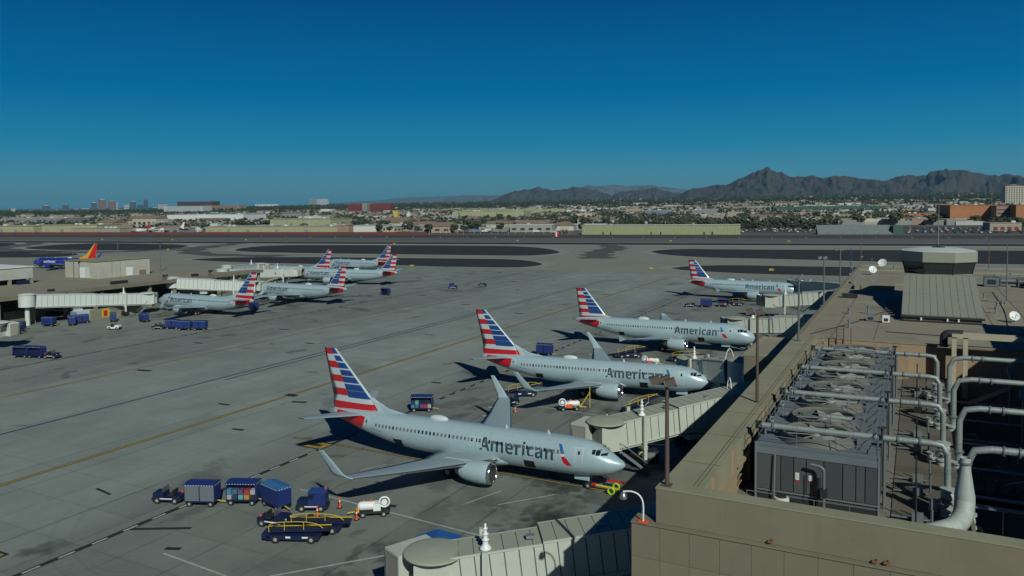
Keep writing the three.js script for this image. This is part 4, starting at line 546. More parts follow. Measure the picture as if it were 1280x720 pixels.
    const u = thing('return_pipe', `pale return pipe arching east from the manifold ${['beside the fat duct', 'between two others, closer to the fat duct', 'between two others, closer to the tan wall', 'next to the tan wall'][i]}`, 'pipe', [0, 0, 0], 0, 'return pipes east of the manifold'); part('pipe_run', [bentPipe([[2.75, 9.2, zz - .2], [2.75, 15.55, zz - .2], [22, 15.4, zz - 1.6]], .22, 1.0, 14)], M.pipe, u); for (const x of [4.6, 5.4, 8.6]) part('pipe_flange', [clean(new THREE.CylinderGeometry(.32, .32, .1, 16).rotateZ(Math.PI / 2).translate(x, 15.53 - (x - 2.75) * .0155, zz - .2 - (x - 2.75) * .073))], M.rail, u); for (const y of [10.5, 12.4]) part('pipe_flange', [clean(new THREE.CylinderGeometry(.34, .34, .12, 16).translate(2.75, y, zz - .2))], M.rail, u); part('pipe_stand', [rod([7.6, 6, zz - .6], [7.6, 15.2, zz - .6], .1), cbox(7.6, 14.6, zz - .6, .5, .7, .4)], M.rail, u);
    const v = thing('valve_set', `bolted valve set on the manifold ${['beside the fat duct', 'below the second header', 'below the third header', 'next to the tan wall'][i]}`, 'valve', [0, 0, 0], 0, 'valve sets on the manifold'); for (const [x, y, r] of [[1.8, 12.6, .42], [1.8, 11.4, .45], [2.75, 11.3, .48], [1.1, 11.9, .3]]) part('valve_body', [clean(new THREE.SphereGeometry(r, 14, 10).translate(x, y, zz + .15)), clean(new THREE.CylinderGeometry(r * 1.15, r * 1.15, .1, 14).translate(x, y + r * .8, zz + .1)), clean(new THREE.CylinderGeometry(r * 1.15, r * 1.15, .1, 14).translate(x, y - r * .8, zz + .1))], M.pipeDuct, v); part('hand_wheel', [clean(new THREE.TorusGeometry(.3, .04, 6, 16).translate(1.5, 12.3, zz + .75)), rod([1.5, 12.3, zz + .2], [1.5, 12.3, zz + .75], .05)], M.rail, v);
  });
  // the fat duct at the near end
  const f = thing('fat_duct', 'thick pale duct bending down onto the plant deck beside the panelled cooling tower', 'duct');
  part('duct_bend', [tube([[2.55, 13.4, -50.6], [2.55, 12.9, -50.5], [2.45, 12.3, -50.1], [2.0, 11.95, -49.2], [1.0, 11.8, -48.2], [-.2, 11.7, -47.3], [-1.2, 11.4, -46.7]], .53, 40, 18)], M.pipeDuct, f); part('duct_cone', [lathe([[.27, 2.2], [.3, 1.5], [.44, .6], [.53, 0]], 18).translate(2.55, 13.3, -50.6)], M.pipeDuct, f); part('duct_flange', [clean(new THREE.CylinderGeometry(.36, .36, .12, 16).translate(2.55, 15.2, -50.6))], M.rail, f);
  const m = thing('manifold_pipe', 'long pale manifold pipe running between headers and return pipes', 'pipe'); part('pipe_run', [rod([1.8, 9.6, -49], [1.8, 9.6, -90], .45, .45, 16)], M.pipe, m); part('second_run', [rod([2.75, 9.2, -49], [2.75, 9.2, -90], .45, .45, 16)], M.pipe, m);
  // tan ducts beside the tan wall
  const d = thing('tan_duct_frame', 'tan square duct frame rising from the well against the tan wall', 'duct'); for (const [a, b] of [[[3.4, 10, -90.4], [3.4, 16.2, -90.4]], [[4.4, 10, -90.4], [4.4, 16.2, -90.4]], [[3.2, 16.3, -91.6], [11, 16.3, -91.6]], [[3.2, 16.3, -90.4], [11, 16.3, -90.4]], [[11, 16.3, -90.4], [12.6, 13, -88]], [[12, 16.3, -90.4], [13.6, 13, -88]]]) part('duct_leg', [metreUV(bar(a, b, .42, .42))], mat([.42, .36, .26], .8), d); part('duct_bridge', [metreUV(bar([4.4, 10.2, -86], [8.2, 11.4, -89.5], .8, .5))], M.tanWall, d); part('elbow', [bentPipe([[2.5, 15, -91.4], [2.5, 16.4, -91.4], [4.2, 16.4, -91.4]], .38, .6)], M.dark, d);
  // dim clutter of the well: pumps, conduit racks, cable trays
  for (let k = 0; k < 26; k++) { const x = rr(3.6, 14), z = rr(-88, -46), t = thing('well_pump', 'dark pump skid with pipe stub in the shaded well', 'pump', [x, 6, z], rr(0, 3), 'pump skids in the shaded well'); part('skid', [cbox(0, .15, 0, rr(1.6, 2.8), .3, rr(1, 1.6))], M.dark, t); part('pump_body', [clean(new THREE.CylinderGeometry(.4, .4, rr(1, 1.8), 14).rotateZ(Math.PI / 2).translate(0, .75, 0))], k % 3 ? M.rail : M.navy, t); part('pipe_stub', [bentPipe([[.4, .6, 0], [.4, rr(1.8, 4), 0], [rr(1.4, 3), 2.6, .4]], .12, .4)], M.pipe, t); part('panel_box', [cbox(-.9, 1.1, .4, .5, 1.3, .3)], M.galv, t); }
  for (let k = 0; k < 9; k++) { const z = -47 - k * 4.8, t = thing('cable_tray', 'dark cable tray spanning the shaded well', 'cable tray', [0, 0, 0], 0, 'cable trays over the shaded well'); part('tray', [box(3.2, 16.5, 9.6 + (k % 3) * .5, 9.7 + (k % 3) * .5, z, z - .5)], M.rail, t); for (const x of [5, 9, 13]) part('hanger', [rod([x, 6, z - .25], [x, 9.6 + (k % 3) * .5, z - .25], .06)], M.rail, t); }
  for (let k = 0; k < 9; k++) { const z = rr(-88, -47), t = thing('deck_conduit', 'thin conduit run with box on the brown deck planks', 'conduit', [0, 0, 0], 0, 'conduit runs on the deck planks'); part('conduit', [bentPipe([[-1.2, FLOOR + .25, z], [.9, FLOOR + .25, z], [.9, FLOOR + 1.6, z]], .06, .2, 8)], M.rail, t); part('junction_box', [cbox(.2, FLOOR + .4, z + .1, .6, .5, .4)], M.galv, t); part('strut', [rod([.1, FLOOR, z], [.1, FLOOR + rr(1.5, 3), z], .05)], M.dark, t); }
}
// ---------- jet bridges ----------
const signTex = (() => { const [c, x] = canvas(128, 128); x.fillStyle = css(.3, .015, .015); x.fillRect(0, 0, 128, 128); x.strokeStyle = '#ddd'; x.lineWidth = 5; x.strokeRect(5, 5, 118, 118); x.fillStyle = '#ddd'; for (let k = 0; k < 3; k++) for (let q = 0; q < 4; q++) x.fillRect(16 + q * 25, 22 + k * 32, 12 + (q * 5 + k * 3) % 9, 16); return canvasTex(c); })();
function jetBridge({ rot, cab, label, group, rotFloor = 4.9, cabFloor = 2.8, wall = M.bridge, roofM = M.bridgeRoof, faces = 1, near = false, arch = true, base = true }) {
  const dx = cab[0] - rot[0], dz = cab[1] - rot[1], L = Math.hypot(dx, dz), turn = -Math.atan2(dz, dx);
  const t = thing('jet_bridge', label, 'jet bridge', [rot[0], 0, rot[1]], turn, group);
  const fl = (x) => rotFloor + (cabFloor - rotFloor) * x / L, H = 2.75, sl = Math.atan2(cabFloor - rotFloor, L);
  const secs = [[1.6, L * .52, 1.62], [L * .5, L - 1.9, 1.42]];
  secs.forEach(([a, b, w], si) => {
    const m = (a + b) / 2, len = (b - a) / Math.cos(sl), hh = H + (si ? 0 : .22), put = (g) => clean(g.rotateZ(sl).translate(m, fl(m), 0));
    part('tunnel', [put(new THREE.BoxGeometry(len, hh, w * 2 - .12).translate(0, hh / 2, 0))], M.bellows, t);
    part('floor_beam', [put(new THREE.BoxGeometry(len, .34, w * 2 - .3).translate(0, -.18, 0))], wall, t);
    const n = Math.max(3, Math.round(len / (near ? 1.02 : 1.25))), pw = len / n, gw = new THREE.BoxGeometry(pw - .09, hh - .2, .1), gr = new THREE.BoxGeometry(pw - .05, .1, w * 2 - .1), rib = new THREE.BoxGeometry(.08, hh - .1, .07);
    for (let k = 0; k < n; k++) {
      const x = -len / 2 + pw * (k + .5);
      for (const q of [1, -1]) part('wall_panel', [metreUV(put(gw.clone().translate(x, hh / 2, q * (w - .04))))], wall, t);
      part('roof_panel', [metreUV(put(gr.clone().translate(x, hh + .04, 0)))], roofM, t);
    }
    for (const q of [1, -1]) { part('roof_gutter', [put(new THREE.BoxGeometry(len, .14, .12).translate(0, hh + .02, q * (w + .03)))], wall, t); part('base_rail', [put(new THREE.BoxGeometry(len, .16, .14).translate(0, .02, q * (w + .04)))], wall, t); }
    part('conduit', [put(new THREE.CylinderGeometry(.09, .09, len, 8).rotateZ(Math.PI / 2).translate(0, -.3, faces * (w - .1)))], wall, t);
  });
  // rotunda at the building end
  part('rotunda', [clean(new THREE.CylinderGeometry(1.95, 1.95, 3.1, 24).translate(0, rotFloor + 1.5, 0))], wall, t); part('rotunda_roof', [lathe([[0, .4], [1.2, .3], [2.1, .06], [2.1, 0]], 24).translate(0, rotFloor + 3.05, 0)], roofM, t); part('rotunda_column', [clean(new THREE.CylinderGeometry(.55, .6, rotFloor, 18).translate(0, rotFloor / 2, 0))], wall, t);
  if (base) part('walkway_stub', [box(-5, -1.7, rotFloor, rotFloor + 2.9, -1.5, 1.5)], wall, t);
  // cab: square vestibule, round roof, canopy and control window
  const cx = L - .4, cy = cabFloor, cabG = part('cab', [box(cx - 1.6, cx + .9, cy - .1, cy + 2.7, -1.65, 1.65)], wall, t);
  part('cab_roof_disc', [lathe([[0, .3], [1.5, .22], [2.15, .06], [2.2, 0], [2.2, -.14], [0, -.14]], 30).translate(cx - .5, cy + 2.95, 0)], roofM, cabG);
  part('cab_bellows', [box(cx - .6, cx + .3, cy + .05, cy + 2.55, faces * 1.66, faces * 1.72)], M.bellows, cabG); part('control_window', [box(cx + .905, cx + .93, cy + 1.0, cy + 2.3, -.9, 1.3)], M.glass, cabG);
  const hd = new THREE.Group(); hd.name = 'canopy'; hd.position.set(cx, cy, 0); hd.rotation.y = faces * -1.0; t.add(hd);
  part('canopy_frame', [box(1.0, 3.0, 2.55, 2.75, -1.75, 1.75), box(1.0, 1.2, -.1, 2.55, -1.75, 1.75)], wall, hd); for (const q of [1, -1]) part('canopy_side', [(() => { const s = new THREE.Shape([new THREE.Vector2(1.2, 0), new THREE.Vector2(1.2, 2.55), new THREE.Vector2(3.0, 2.55), new THREE.Vector2(2.7, .2)]); return clean(new THREE.ExtrudeGeometry(s, { depth: .08, bevelEnabled: false }).translate(0, 0, q * 1.65 - .04)); })()], M.canopy, hd); part('canopy_rim', [box(2.95, 3.12, 2.2, 2.72, -1.78, 1.78), box(2.8, 3.05, .1, 2.2, -1.78, -1.6), box(2.8, 3.05, .1, 2.2, 1.6, 1.78)], M.bellows, hd);
  // drive column: two lift posts straddling the tunnel, finials, axle and wheels
  const x = L * .76;
  for (const q of [1, -1]) {
    part('lift_post', [box(x - .2, x + .2, .9, fl(x) + H + (q > 0 ? .5 : .3), q * 1.62, q * 1.98)], wall, t);
    part('drive_wheel', [clean(new THREE.CylinderGeometry(.55, .55, .4, 18).rotateX(Math.PI / 2).translate(x - .2, .55, q * .7))], M.rubber, t);
  }
  part('lift_beam', [box(x - .3, x + .3, .8, 1.35, -2.0, 2.0), box(x - .5, x + .5, .45, .85, -.9, .9)], M.dark, t); part('cross_head', [box(x - .25, x + .25, fl(x) - .75, fl(x) - .35, -2.0, 2.0)], wall, t);
  const bx = x - .1, by = fl(x) + H + .2, fin = part('beacon_mast', [lathe([[.42, 0], [.4, .12], [.2, .34], [.2, .6], [.27, .62], [.27, .72], [.16, .74], [.16, 1.0], [.23, 1.02], [.23, 1.12], [.12, 1.14], [.12, 1.4], [.18, 1.42], [.18, 1.5], [.08, 1.52], [.08, 1.8], [0, 1.82]], 12).translate(bx, by, -faces * 1.0)], M.white, t);
  const sg = part('warning_sign', [cbox(x + .02, fl(x) + .6, faces * 2.0, .62, .62, .03)], new THREE.MeshStandardMaterial({ map: signTex, roughness: .6 }), t);
  if (arch) part('hose_arch', [tube([[2.6, fl(2.6) + H + .25, -.7], [2.5, fl(2.6) + H + 1.5, -.35], [2.4, fl(2.6) + H + 1.85, 0], [2.3, fl(2.6) + H + 1.5, .35], [2.2, fl(2.6) + H + .25, .7]], .06, 20, 6)], M.white, t);
  // cooled air unit, hoses and cables slung below the tunnel
  part('air_unit', [cbox(L * .38, fl(L * .38) - .95, 0, 2.2, 1.1, 1.7)], M.offwhite, t); part('air_hose', [tube([[L * .44, fl(L * .4) - 1.0, faces * .6], [L * .52, fl(L * .5) - 1.9, faces * 1.0], [L * .62, fl(L * .6) - 1.0, faces * 1.1], [L * .7, fl(L * .7) - .7, faces * 1.3]], .13, 24, 8)], M.yellow, t); part('cable_loop', [tube([[2, fl(2) - .5, -faces * 1.2], [L * .25, fl(L * .25) - 1.2, -faces * 1.2], [L * .45, fl(L * .45) - .5, -faces * 1.2], [L * .58, fl(L * .58) - 1.1, -faces * 1.2], [L * .72, fl(L * .7) - .5, -faces * 1.2]], .05, 30, 6)], M.dark, t);
  for (const q of [.3, .58]) part('roof_conduit_box', [cbox(L * q, fl(L * q) + H + .35, -faces * .5, .6, .24, .4)], M.galv, t); part('wall_box', [cbox(L * .66, fl(L * .66) + 1.2, faces * 1.5, .5, .7, .2)], M.galv, t);
  // service stair by the cab
  const st = part('service_stair', [bar([cx - 1.2, cy - .1, -faces * 1.9], [cx - 4.4, .1, -faces * 2.3], .12, .3), bar([cx - 1.2, cy - .1, -faces * 2.6], [cx - 4.4, .1, -faces * 3.0], .12, .3)], M.galv, t); for (let k = 0; k < 8; k++) { const q = (k + .5) / 8; part('stair_tread', [cbox(cx - 1.2 - 3.2 * q, (cy - .1) * (1 - q) + .05, -faces * (2.25 + .4 * q), .28, .04, .75)], M.galv, st); } for (const z of [1.9, 2.62]) part('stair_rail', [rod([cx - 1.2, cy + .9, -faces * z], [cx - 4.4, 1.1, -faces * (z + .4)], .03)], M.rail, st);
  return t;
}
const GR = 'jet bridges of the beige concourse', GL = 'jet bridges of the columned concourse';
jetBridge({ rot: [-15.6, -55.4], cab: [-31.2, -45.4], label: 'cream jet bridge at the empty stand beside the panelled wall', group: GR, near: true, faces: 1, rotFloor: 4.4, cabFloor: 2.4 });
jetBridge({ rot: [-18.4, -96.4], cab: [-31.3, -80.6], label: 'cream jet bridge docked at the airliner with the towbar', group: GR, near: true, faces: 1, rotFloor: 4.6 });
jetBridge({ rot: [-22.4, -114.4], cab: [-32.2, -121.2], label: 'short cream jet bridge reaching out from the beige annex', group: GR, faces: 1, rotFloor: 4.2 });
jetBridge({ rot: [-16.0, -161.6], cab: [-33.6, -161.8], label: 'cream jet bridge docked at the airliner with wingtip fences', group: GR, cabFloor: 3.4, faces: 1, arch: false });
jetBridge({ rot: [-16.4, -209], cab: [-34.0, -206.6], label: 'cream jet bridge parked at a vacant stand beside the runway end airliner', group: GR, cabFloor: 3.2, faces: 1, arch: false });
jetBridge({ rot: [-16.2, -225], cab: [-33.6, -249], label: 'cream jet bridge reaching round the nose of the runway end airliner', group: GR, cabFloor: 3.3, faces: 1, arch: false });
jetBridge({ rot: [-203, -119.5], cab: [-193.6, -148.6], label: 'long white jet bridge docked at the winglet airliner of the columned concourse', group: GL, wall: M.bridgeWhite, roofM: M.bridgeWhite, faces: -1, arch: false, base: false });
jetBridge({ rot: [-201, -84], cab: [-174, -97], label: 'white jet bridge alone at a vacant stand of the columned concourse', group: GL, wall: M.bridgeWhite, roofM: M.bridgeWhite, faces: -1, arch: false, base: false });
jetBridge({ rot: [-207, -167], cab: [-186, -180.6], label: 'white jet bridge docked at the middle airliner of the columned concourse', group: GL, wall: M.bridgeWhite, roofM: M.bridgeWhite, faces: -1, arch: false, base: false, cabFloor: 3.4 });
jetBridge({ rot: [-214, -193], cab: [-211, -226], label: 'white jet bridge docked at the longest airliner', group: GL, wall: M.bridgeWhite, roofM: M.bridgeWhite, faces: 1, arch: false, base: false, cabFloor: 3.4, rotFloor: 5.2 });
jetBridge({ rot: [-226, -206], cab: [-241, -238], label: 'white jet bridge reaching the airliner hidden behind the others', group: GL, wall: M.bridgeWhite, roofM: M.bridgeWhite, faces: 1, arch: false, base: false, cabFloor: 3.4, rotFloor: 5.2 });
// brown door pier below the near bridge
solo('gate_post', 'tan square post under the jet bridge of the empty stand', 'post', [metreUV(box(-20.6, -19.6, 0, 4.6, -47.4, -46.6)), box(-19.58, -19.4, 2.4, 4.1, -47.1, -46.9)], M.tanWall);

// ---------- columned concourse ----------
{
  const c = thing('columned_concourse', 'long low concourse with tan roof slab on columns over a dark open ground floor', 'building'), X = -205, Z0 = -20, Z1 = -203;
  part('roof_slab', [metreUV(box(X, -264, 6.8, 7.6, Z1, Z0))], mat([.24, .212, .16], .92, 0, { map: roofGrain }), c); part('roof_edge', [metreUV(box(X, X + .3, 6.7, 7.75, Z1, Z0))], M.beige, c);
  part('back_wall', [box(-222, -223, 0, 6.8, Z1, Z0)], M.beige, c); part('end_wall', [metreUV(box(-222, -264, 0, 6.8, Z1, Z1 + .4))], M.beige, c);
  for (let z = -26; z > Z1; z -= 8.8) { part('column', [metreUV(box(X - 1.5, X - .7, 0, 6.8, z - .4, z + .4))], M.beigeLight, c); }
  for (let z = -30; z > Z1 + 4; z -= 17.6) part('bay_wall', [metreUV(box(X - 6, X - 5.6, 0, 3.2, z, z - 11))], M.beige, c);
  for (const [x, z, w, h] of [[-207, -107, 2.6, 1.1], [-209, -150, 5, .9], [-208, -129, 1.4, .6], [-207.5, -176, 2, .8]]) { part('roof_hatch', [cbox(x, 7.6 + h / 2, z, 1.2, h, w)], M.dark, c); }
  part('roof_seam', [box(-238, -237.7, 7.6, 7.63, Z1, Z0), box(-222, -221.8, 7.6, 7.63, Z1, Z0)], M.beigeLight, c); for (let z = -30; z > Z1; z -= 20) part('roof_seam', [box(-263, X - .1, 7.6, 7.625, z, z - .2)], M.seam ||= mat([.17, .15, .115], .9), c);
  const p = thing('roof_penthouse', 'pale cream penthouse with doors on the columned concourse roof', 'building'); part('penthouse_wall', [metreUV(box(-246.5, -230.5, 7.6, 13, -177, -157.8))], mat([.44, .42, .35], .85, 0, { map: wallGrain }), p); part('penthouse_roof', [box(-246.8, -230.2, 13, 13.15, -177.3, -157.5)], M.beigeLight, p); part('penthouse_door', [box(-239, -236.4, 7.7, 11, -157.78, -157.7)], M.white, p); part('penthouse_door', [box(-236.2, -234.2, 7.7, 11.2, -157.78, -157.68)], M.bridgeWhite, p); part('penthouse_door', [box(-230.48, -230.4, 7.7, 10.4, -170.6, -168.2)], M.white, p); part('louvre', [box(-230.48, -230.4, 7.7, 9.2, -175.5, -173)], M.beige, p); for (const z of [-163, -166]) part('wall_joint', [box(-230.49, -230.46, 7.6, 13, z, z - .08)], M.beige, p);
  const q = thing('roof_penthouse', 'pale cream penthouse raised over gaps coloured black for shade on the columned concourse roof', 'building'); part('penthouse_wall', [metreUV(box(-262, -236, 9.2, 12.6, -141, -100))], mat([.42, .42, .37], .85, 0, { map: wallGrain }), q); part('penthouse_roof', [box(-262.3, -235.7, 12.6, 12.8, -141.3, -99.7)], M.white, q); part('gap_shade_core', [box(-261, -238, 7.6, 9.2, -140, -101)], M.black, q); for (let z = -102; z > -141; z -= 6.4) part('stub_column', [box(-236.9, -236.1, 7.6, 9.2, z, z - .8)], M.beigeLight, q); for (const z of [-109, -127, -136]) part('low_box', [box(-236, -235, 7.6, 8.7, z, z - 3.4)], M.navy, q);  // black core puts the shade of the open gaps into colour
  for (const [x, z, l] of [[-234, -152.5, 'before the cream penthouse'], [-233.9, -184, 'beyond the cream penthouse'], [-262, -188, 'at the back of the roof'], [-262, -138, 'behind the raised penthouse']]) { const t = thing('roof_light_pole', 'slim grey light pole on the columned concourse roof ' + l, 'light pole', [x, 7.6, z], 0, 'light poles on the columned concourse roof'); part('pole', [rod([0, 0, 0], [0, 10, 0], .14, .09)], M.poleGrey, t); part('floodlight', [cbox(.1, 10, 0, .9, .3, .5, .6)], M.dark, t); part('foot', [cbox(0, .2, 0, .5, .4, .5)], M.galv, t); }
  for (const [x, z, l] of [[-206.2, -113, 'above the long white jet bridge'], [-206.3, -163.5, 'above the middle airliner gate'], [-206.3, -181, 'near the end of the slab']]) { const t = thing('roof_floodlight', 'dark floodlight frame on the slab edge ' + l, 'floodlight', [x, 7.75, z], .3, 'floodlight frames on the slab edge'); part('frame', [bar([0, 0, -1], [0, 1.4, .6], .14, .14), bar([0, 0, 1], [0, 1.3, -.8], .14, .14), bar([0, .9, -1.2], [0, .9, 1.2], .12, .12)], M.poleBrown, t); part('lamp', [cbox(.2, 1.3, .7, .5, .5, .6), cbox(.2, 1.2, -.9, .5, .5, .6)], M.dark, t); }
  // low things by the columned concourse
  const w = thing('mural_wall', 'low cream wall with an orange and red painted mural', 'wall', [-196.5, 0, -140], .1); part('wall_body', [cbox(0, 1.4, 0, .4, 2.8, 17)], M.beigeLight, w); part('mural_patch', [cbox(.22, 1.5, 3.6, .03, 2.2, 2.6)], M.yellow, w); part('mural_patch', [cbox(.245, 1.4, 3.8, .03, 1.6, 1.2)], M.red, w);
  const k = thing('white_container', 'white cargo container standing by the low cream wall', 'container', [-197, 0, -130.5], .1); part('container_body', [cbox(0, 1.5, 0, 2.4, 2.6, 5.4)], mat([.5, .56, .62], .5), k); part('container_end', [cbox(0, 1.5, 2.75, 2.3, 2.5, .1)], mat([.12, .22, .34], .5), k); part('container_feet', [cbox(0, .1, 0, 2.2, .2, 5)], M.dark, k);
}
// ---------- ground vehicles and gear ----------
const wheelG = clean(new THREE.CylinderGeometry(.33, .33, .24, 16).rotateX(Math.PI / 2)), hubG = clean(new THREE.CylinderGeometry(.15, .15, .26, 10).rotateX(Math.PI / 2));
function wheels(t, pts, r = .33) { for (const [x, z] of pts) { const w = part('wheel', wheelG, M.rubber, t); w.position.set(x, r, z); w.scale.setScalar(r / .33); const h = part('hub', hubG, wheelHub, t); h.position.set(x, r, z); h.scale.setScalar(r / .33); } }
const GV = 'baggage carts and tugs on the apron';
function bagCart(p, turn, label, { open = false, roof = M.blue, side = M.blue, seedBags = 0 } = {}) {
  const t = thing('baggage_cart', label, 'baggage cart', [p[0], 0, p[1]], turn, GV), w = 1.55, l = 3.1;
  part('deck', [cbox(0, .55, 0, l, .14, w)], M.navy, t); part('roof', [cbox(0, 2.28, 0, l + .1, .08, w + .1), (() => { const s = new THREE.Shape([new THREE.Vector2(-w / 2, 0), new THREE.Vector2(0, .16), new THREE.Vector2(w / 2, 0)]); return clean(new THREE.ExtrudeGeometry(s, { depth: l, bevelEnabled: false }).rotateY(Math.PI / 2).translate(-l / 2, 2.32, 0)); })()], roof, t);
  for (const [x, z] of [[-l / 2 + .05, w / 2 - .05], [l / 2 - .05, w / 2 - .05], [-l / 2 + .05, -w / 2 + .05], [l / 2 - .05, -w / 2 + .05]]) part('post', [cbox(x, 1.42, z, .08, 1.65, .08)], M.blue, t);
  for (const x of [-l / 2, l / 2]) part('end_panel', [cbox(x, 1.42, 0, .05, 1.6, w - .1)], M.blue, t);
  const dots = []; for (let k = 0; k < 11; k++) for (const z of [w / 2 + .065, -w / 2 - .065]) dots.push(cbox(-l / 2 + .15 + k * .28, 2.24, z, .12, .06, .02)); for (let k = 0; k < 5; k++) for (const x of [l / 2 + .06, -l / 2 - .06]) dots.push(cbox(x, 2.24, -.6 + k * .3, .02, .06, .12)); part('reflector_strip', dots, frameWhite, t).userData.kind = 'stuff';
  if (open) part('centre_partition', [cbox(0, 1.4, 0, l - .1, 1.55, .05)], M.navy, t); else for (const z of [w / 2, -w / 2]) for (const x of [-l / 4, l / 4]) part('curtain', [cbox(x, 1.42, z, l / 2 - .1, 1.55, .03)], side, t);
  part('tow_bar', [bar([l / 2, .5, 0], [l / 2 + .85, .4, 0], .09, .07)], M.yellow, t); wheels(t, [[-1.1, .62], [1.1, .62], [-1.1, -.62], [1.1, -.62]], .3);
  return t;
}
const bagM = [[.3, .03, .03], [.05, .12, .2], [.02, .02, .025], [.1, .3, .28], [.35, .32, .3], [.12, .05, .16], [.05, .2, .32], [.4, .2, .05], [.02, .03, .08]].map((c) => mat(c, .7));
const bagWords = ['red', 'slate blue', 'black', 'teal', 'pale grey', 'plum', 'bright blue', 'tan', 'navy'];
function bags(p, turn, n, where) { const c = Math.cos(turn), s = Math.sin(turn); for (let k = 0; k < n; k++) { const lx = -1.25 + (k % 5) * .6 + rr(-.05, .05), q = Math.floor(k / 5), lz = .42, ly = .63 + q * .52, w = .48, i = (k * 4 + n + Math.round(p[0])) % 9, g = [cbox(0, .25, 0, w, .46, .62), cbox(0, .49, 0, w * .5, .04, .08), cbox(.15, .01, .2, .05, .05, .05)]; const o = solo('suitcase', `${bagWords[(i + 9) % 9]} suitcase ${q ? 'on the upper row' : 'on the deck'} of the ${where}`, 'suitcase', g, bagM[(i + 9) % 9], 'suitcases in open carts', [p[0] + lx * c + lz * s, ly, p[1] - lx * s + lz * c], turn + rr(-.1, .1)); } }
function tug(p, turn, label, { cabin = false, white = false } = {}) {
  const t = thing('baggage_tug', label, 'tug', [p[0], 0, p[1]], turn, GV), m = white ? M.white : M.navy;
  part('chassis', [cbox(0, .5, 0, 2.9, .34, 1.35)], m, t); part('hood', [cbox(.9, .88, 0, 1.1, .46, 1.25), cbox(1.3, .72, 0, .34, .3, 1.2)], m, t); part('bumper', [cbox(1.5, .5, 0, .1, .3, 1.4), cbox(-1.5, .5, 0, .1, .24, 1.2)], M.dark, t);
  if (cabin) { part('cab_shell', [cbox(-.55, 1.3, 0, 1.7, 1.25, 1.36)], M.blue, t); part('windscreen', [cbox(.31, 1.55, 0, .03, .6, 1.1)], M.glass, t); part('side_window', [cbox(0, 1.55, .69, .5, .5, .02), cbox(0, 1.55, -.69, .5, .5, .02)], M.glass, t); part('cab_roof', [cbox(-.55, 1.95, 0, 1.8, .07, 1.46)], M.blueRoof, t); }
  else { part('seat', [cbox(-.35, .85, 0, .5, .2, 1.0), cbox(-.62, 1.1, 0, .12, .5, 1.0)], M.dark, t); part('steering_wheel', [clean(new THREE.TorusGeometry(.2, .03, 6, 14).rotateY(Math.PI / 2 - .5).translate(.18, 1.2, .3)), rod([.35, .9, .3], [.18, 1.2, .3], .03)], M.dark, t); part('rear_tray', [cbox(-1.1, .76, 0, .8, .18, 1.3)], m, t); part('windscreen', [cbox(.38, 1.4, 0, .03, .5, 1.1)], M.steel, t); }
  part('side_stripe', [cbox(0, .56, .69, 2.2, .1, .02), cbox(0, .56, -.69, 2.2, .1, .02)], M.white, t); part('beacon', [cbox(-1.2, cabin ? 2.08 : 1.0, .4, .16, .2, .16)], M.orange, t);
  for (const z of [-.42, .42]) part('headlight', [clean(new THREE.CylinderGeometry(.09, .09, .05, 10).rotateZ(Math.PI / 2).translate(1.48, .84, z))], M.white, t);
  wheels(t, [[.95, .62], [.95, -.62], [-.95, .62], [-.95, -.62]], .36); return t;
}
function beltLoader(p, turn, label, { up = .12, deck = M.navy } = {}) {
  const t = thing('belt_loader', label, 'belt loader', [p[0], 0, p[1]], turn, 'belt loaders on the apron'), L = 6.6;
  part('chassis', [cbox(-.2, .6, 0, 5.4, .5, 1.7), cbox(-2.9, .72, .1, .9, .5, 1.5)], deck, t); part('engine_cover', [cbox(-1.6, .95, -.55, 1.8, .4, .7)], deck, t); part('lamp_block', [cbox(-3.0, .6, .5, .3, .3, .3)], M.yellow, t);
  const put = (g) => clean(g.rotateZ(up).translate(.3, 1.15 + up * 2.4, .15)); part('conveyor_frame', [put(new THREE.BoxGeometry(L, .22, .95))], deck, t); part('belt', [put(new THREE.BoxGeometry(L - .2, .05, .72).translate(0, .14, 0))], M.rubber, t); for (const z of [-.5, .5]) part('side_rail', [put(new THREE.BoxGeometry(L, .08, .06).translate(0, .16, z))], z > 0 ? deck : M.yellow, t);
  part('handrail', [tube([[-2.6, 1.1, .7], [-2.4, 1.9 + up, .7], [0, 2.1 + up * 3, .7], [2.2, 1.9 + up * 4, .7], [3.0, 1.4 + up * 5, .7]], .035, 26, 6), rod([-1.0, 1.3, .7], [-1.0, 2.05 + up * 2, .7], .035), rod([1.0, 1.4, .7], [1.0, 2.05 + up * 4, .7], .035)], M.yellow, t); part('seat', [cbox(-1.0, 1.25, -.6, .5, .5, .5)], M.dark, t); part('lift_ram', [rod([.8, .8, 0], [2.2, 1.2 + up * 4, .1], .08)], M.steel, t); part('emblem', [cbox(-.6, .64, .86, .5, .18, .02), cbox(1.2, .64, .86, .7, .16, .02)], M.white, t);
  wheels(t, [[-1.9, .78], [1.8, .78], [-1.9, -.78], [1.8, -.78]], .42); t.scale.setScalar(.88); return t;
}
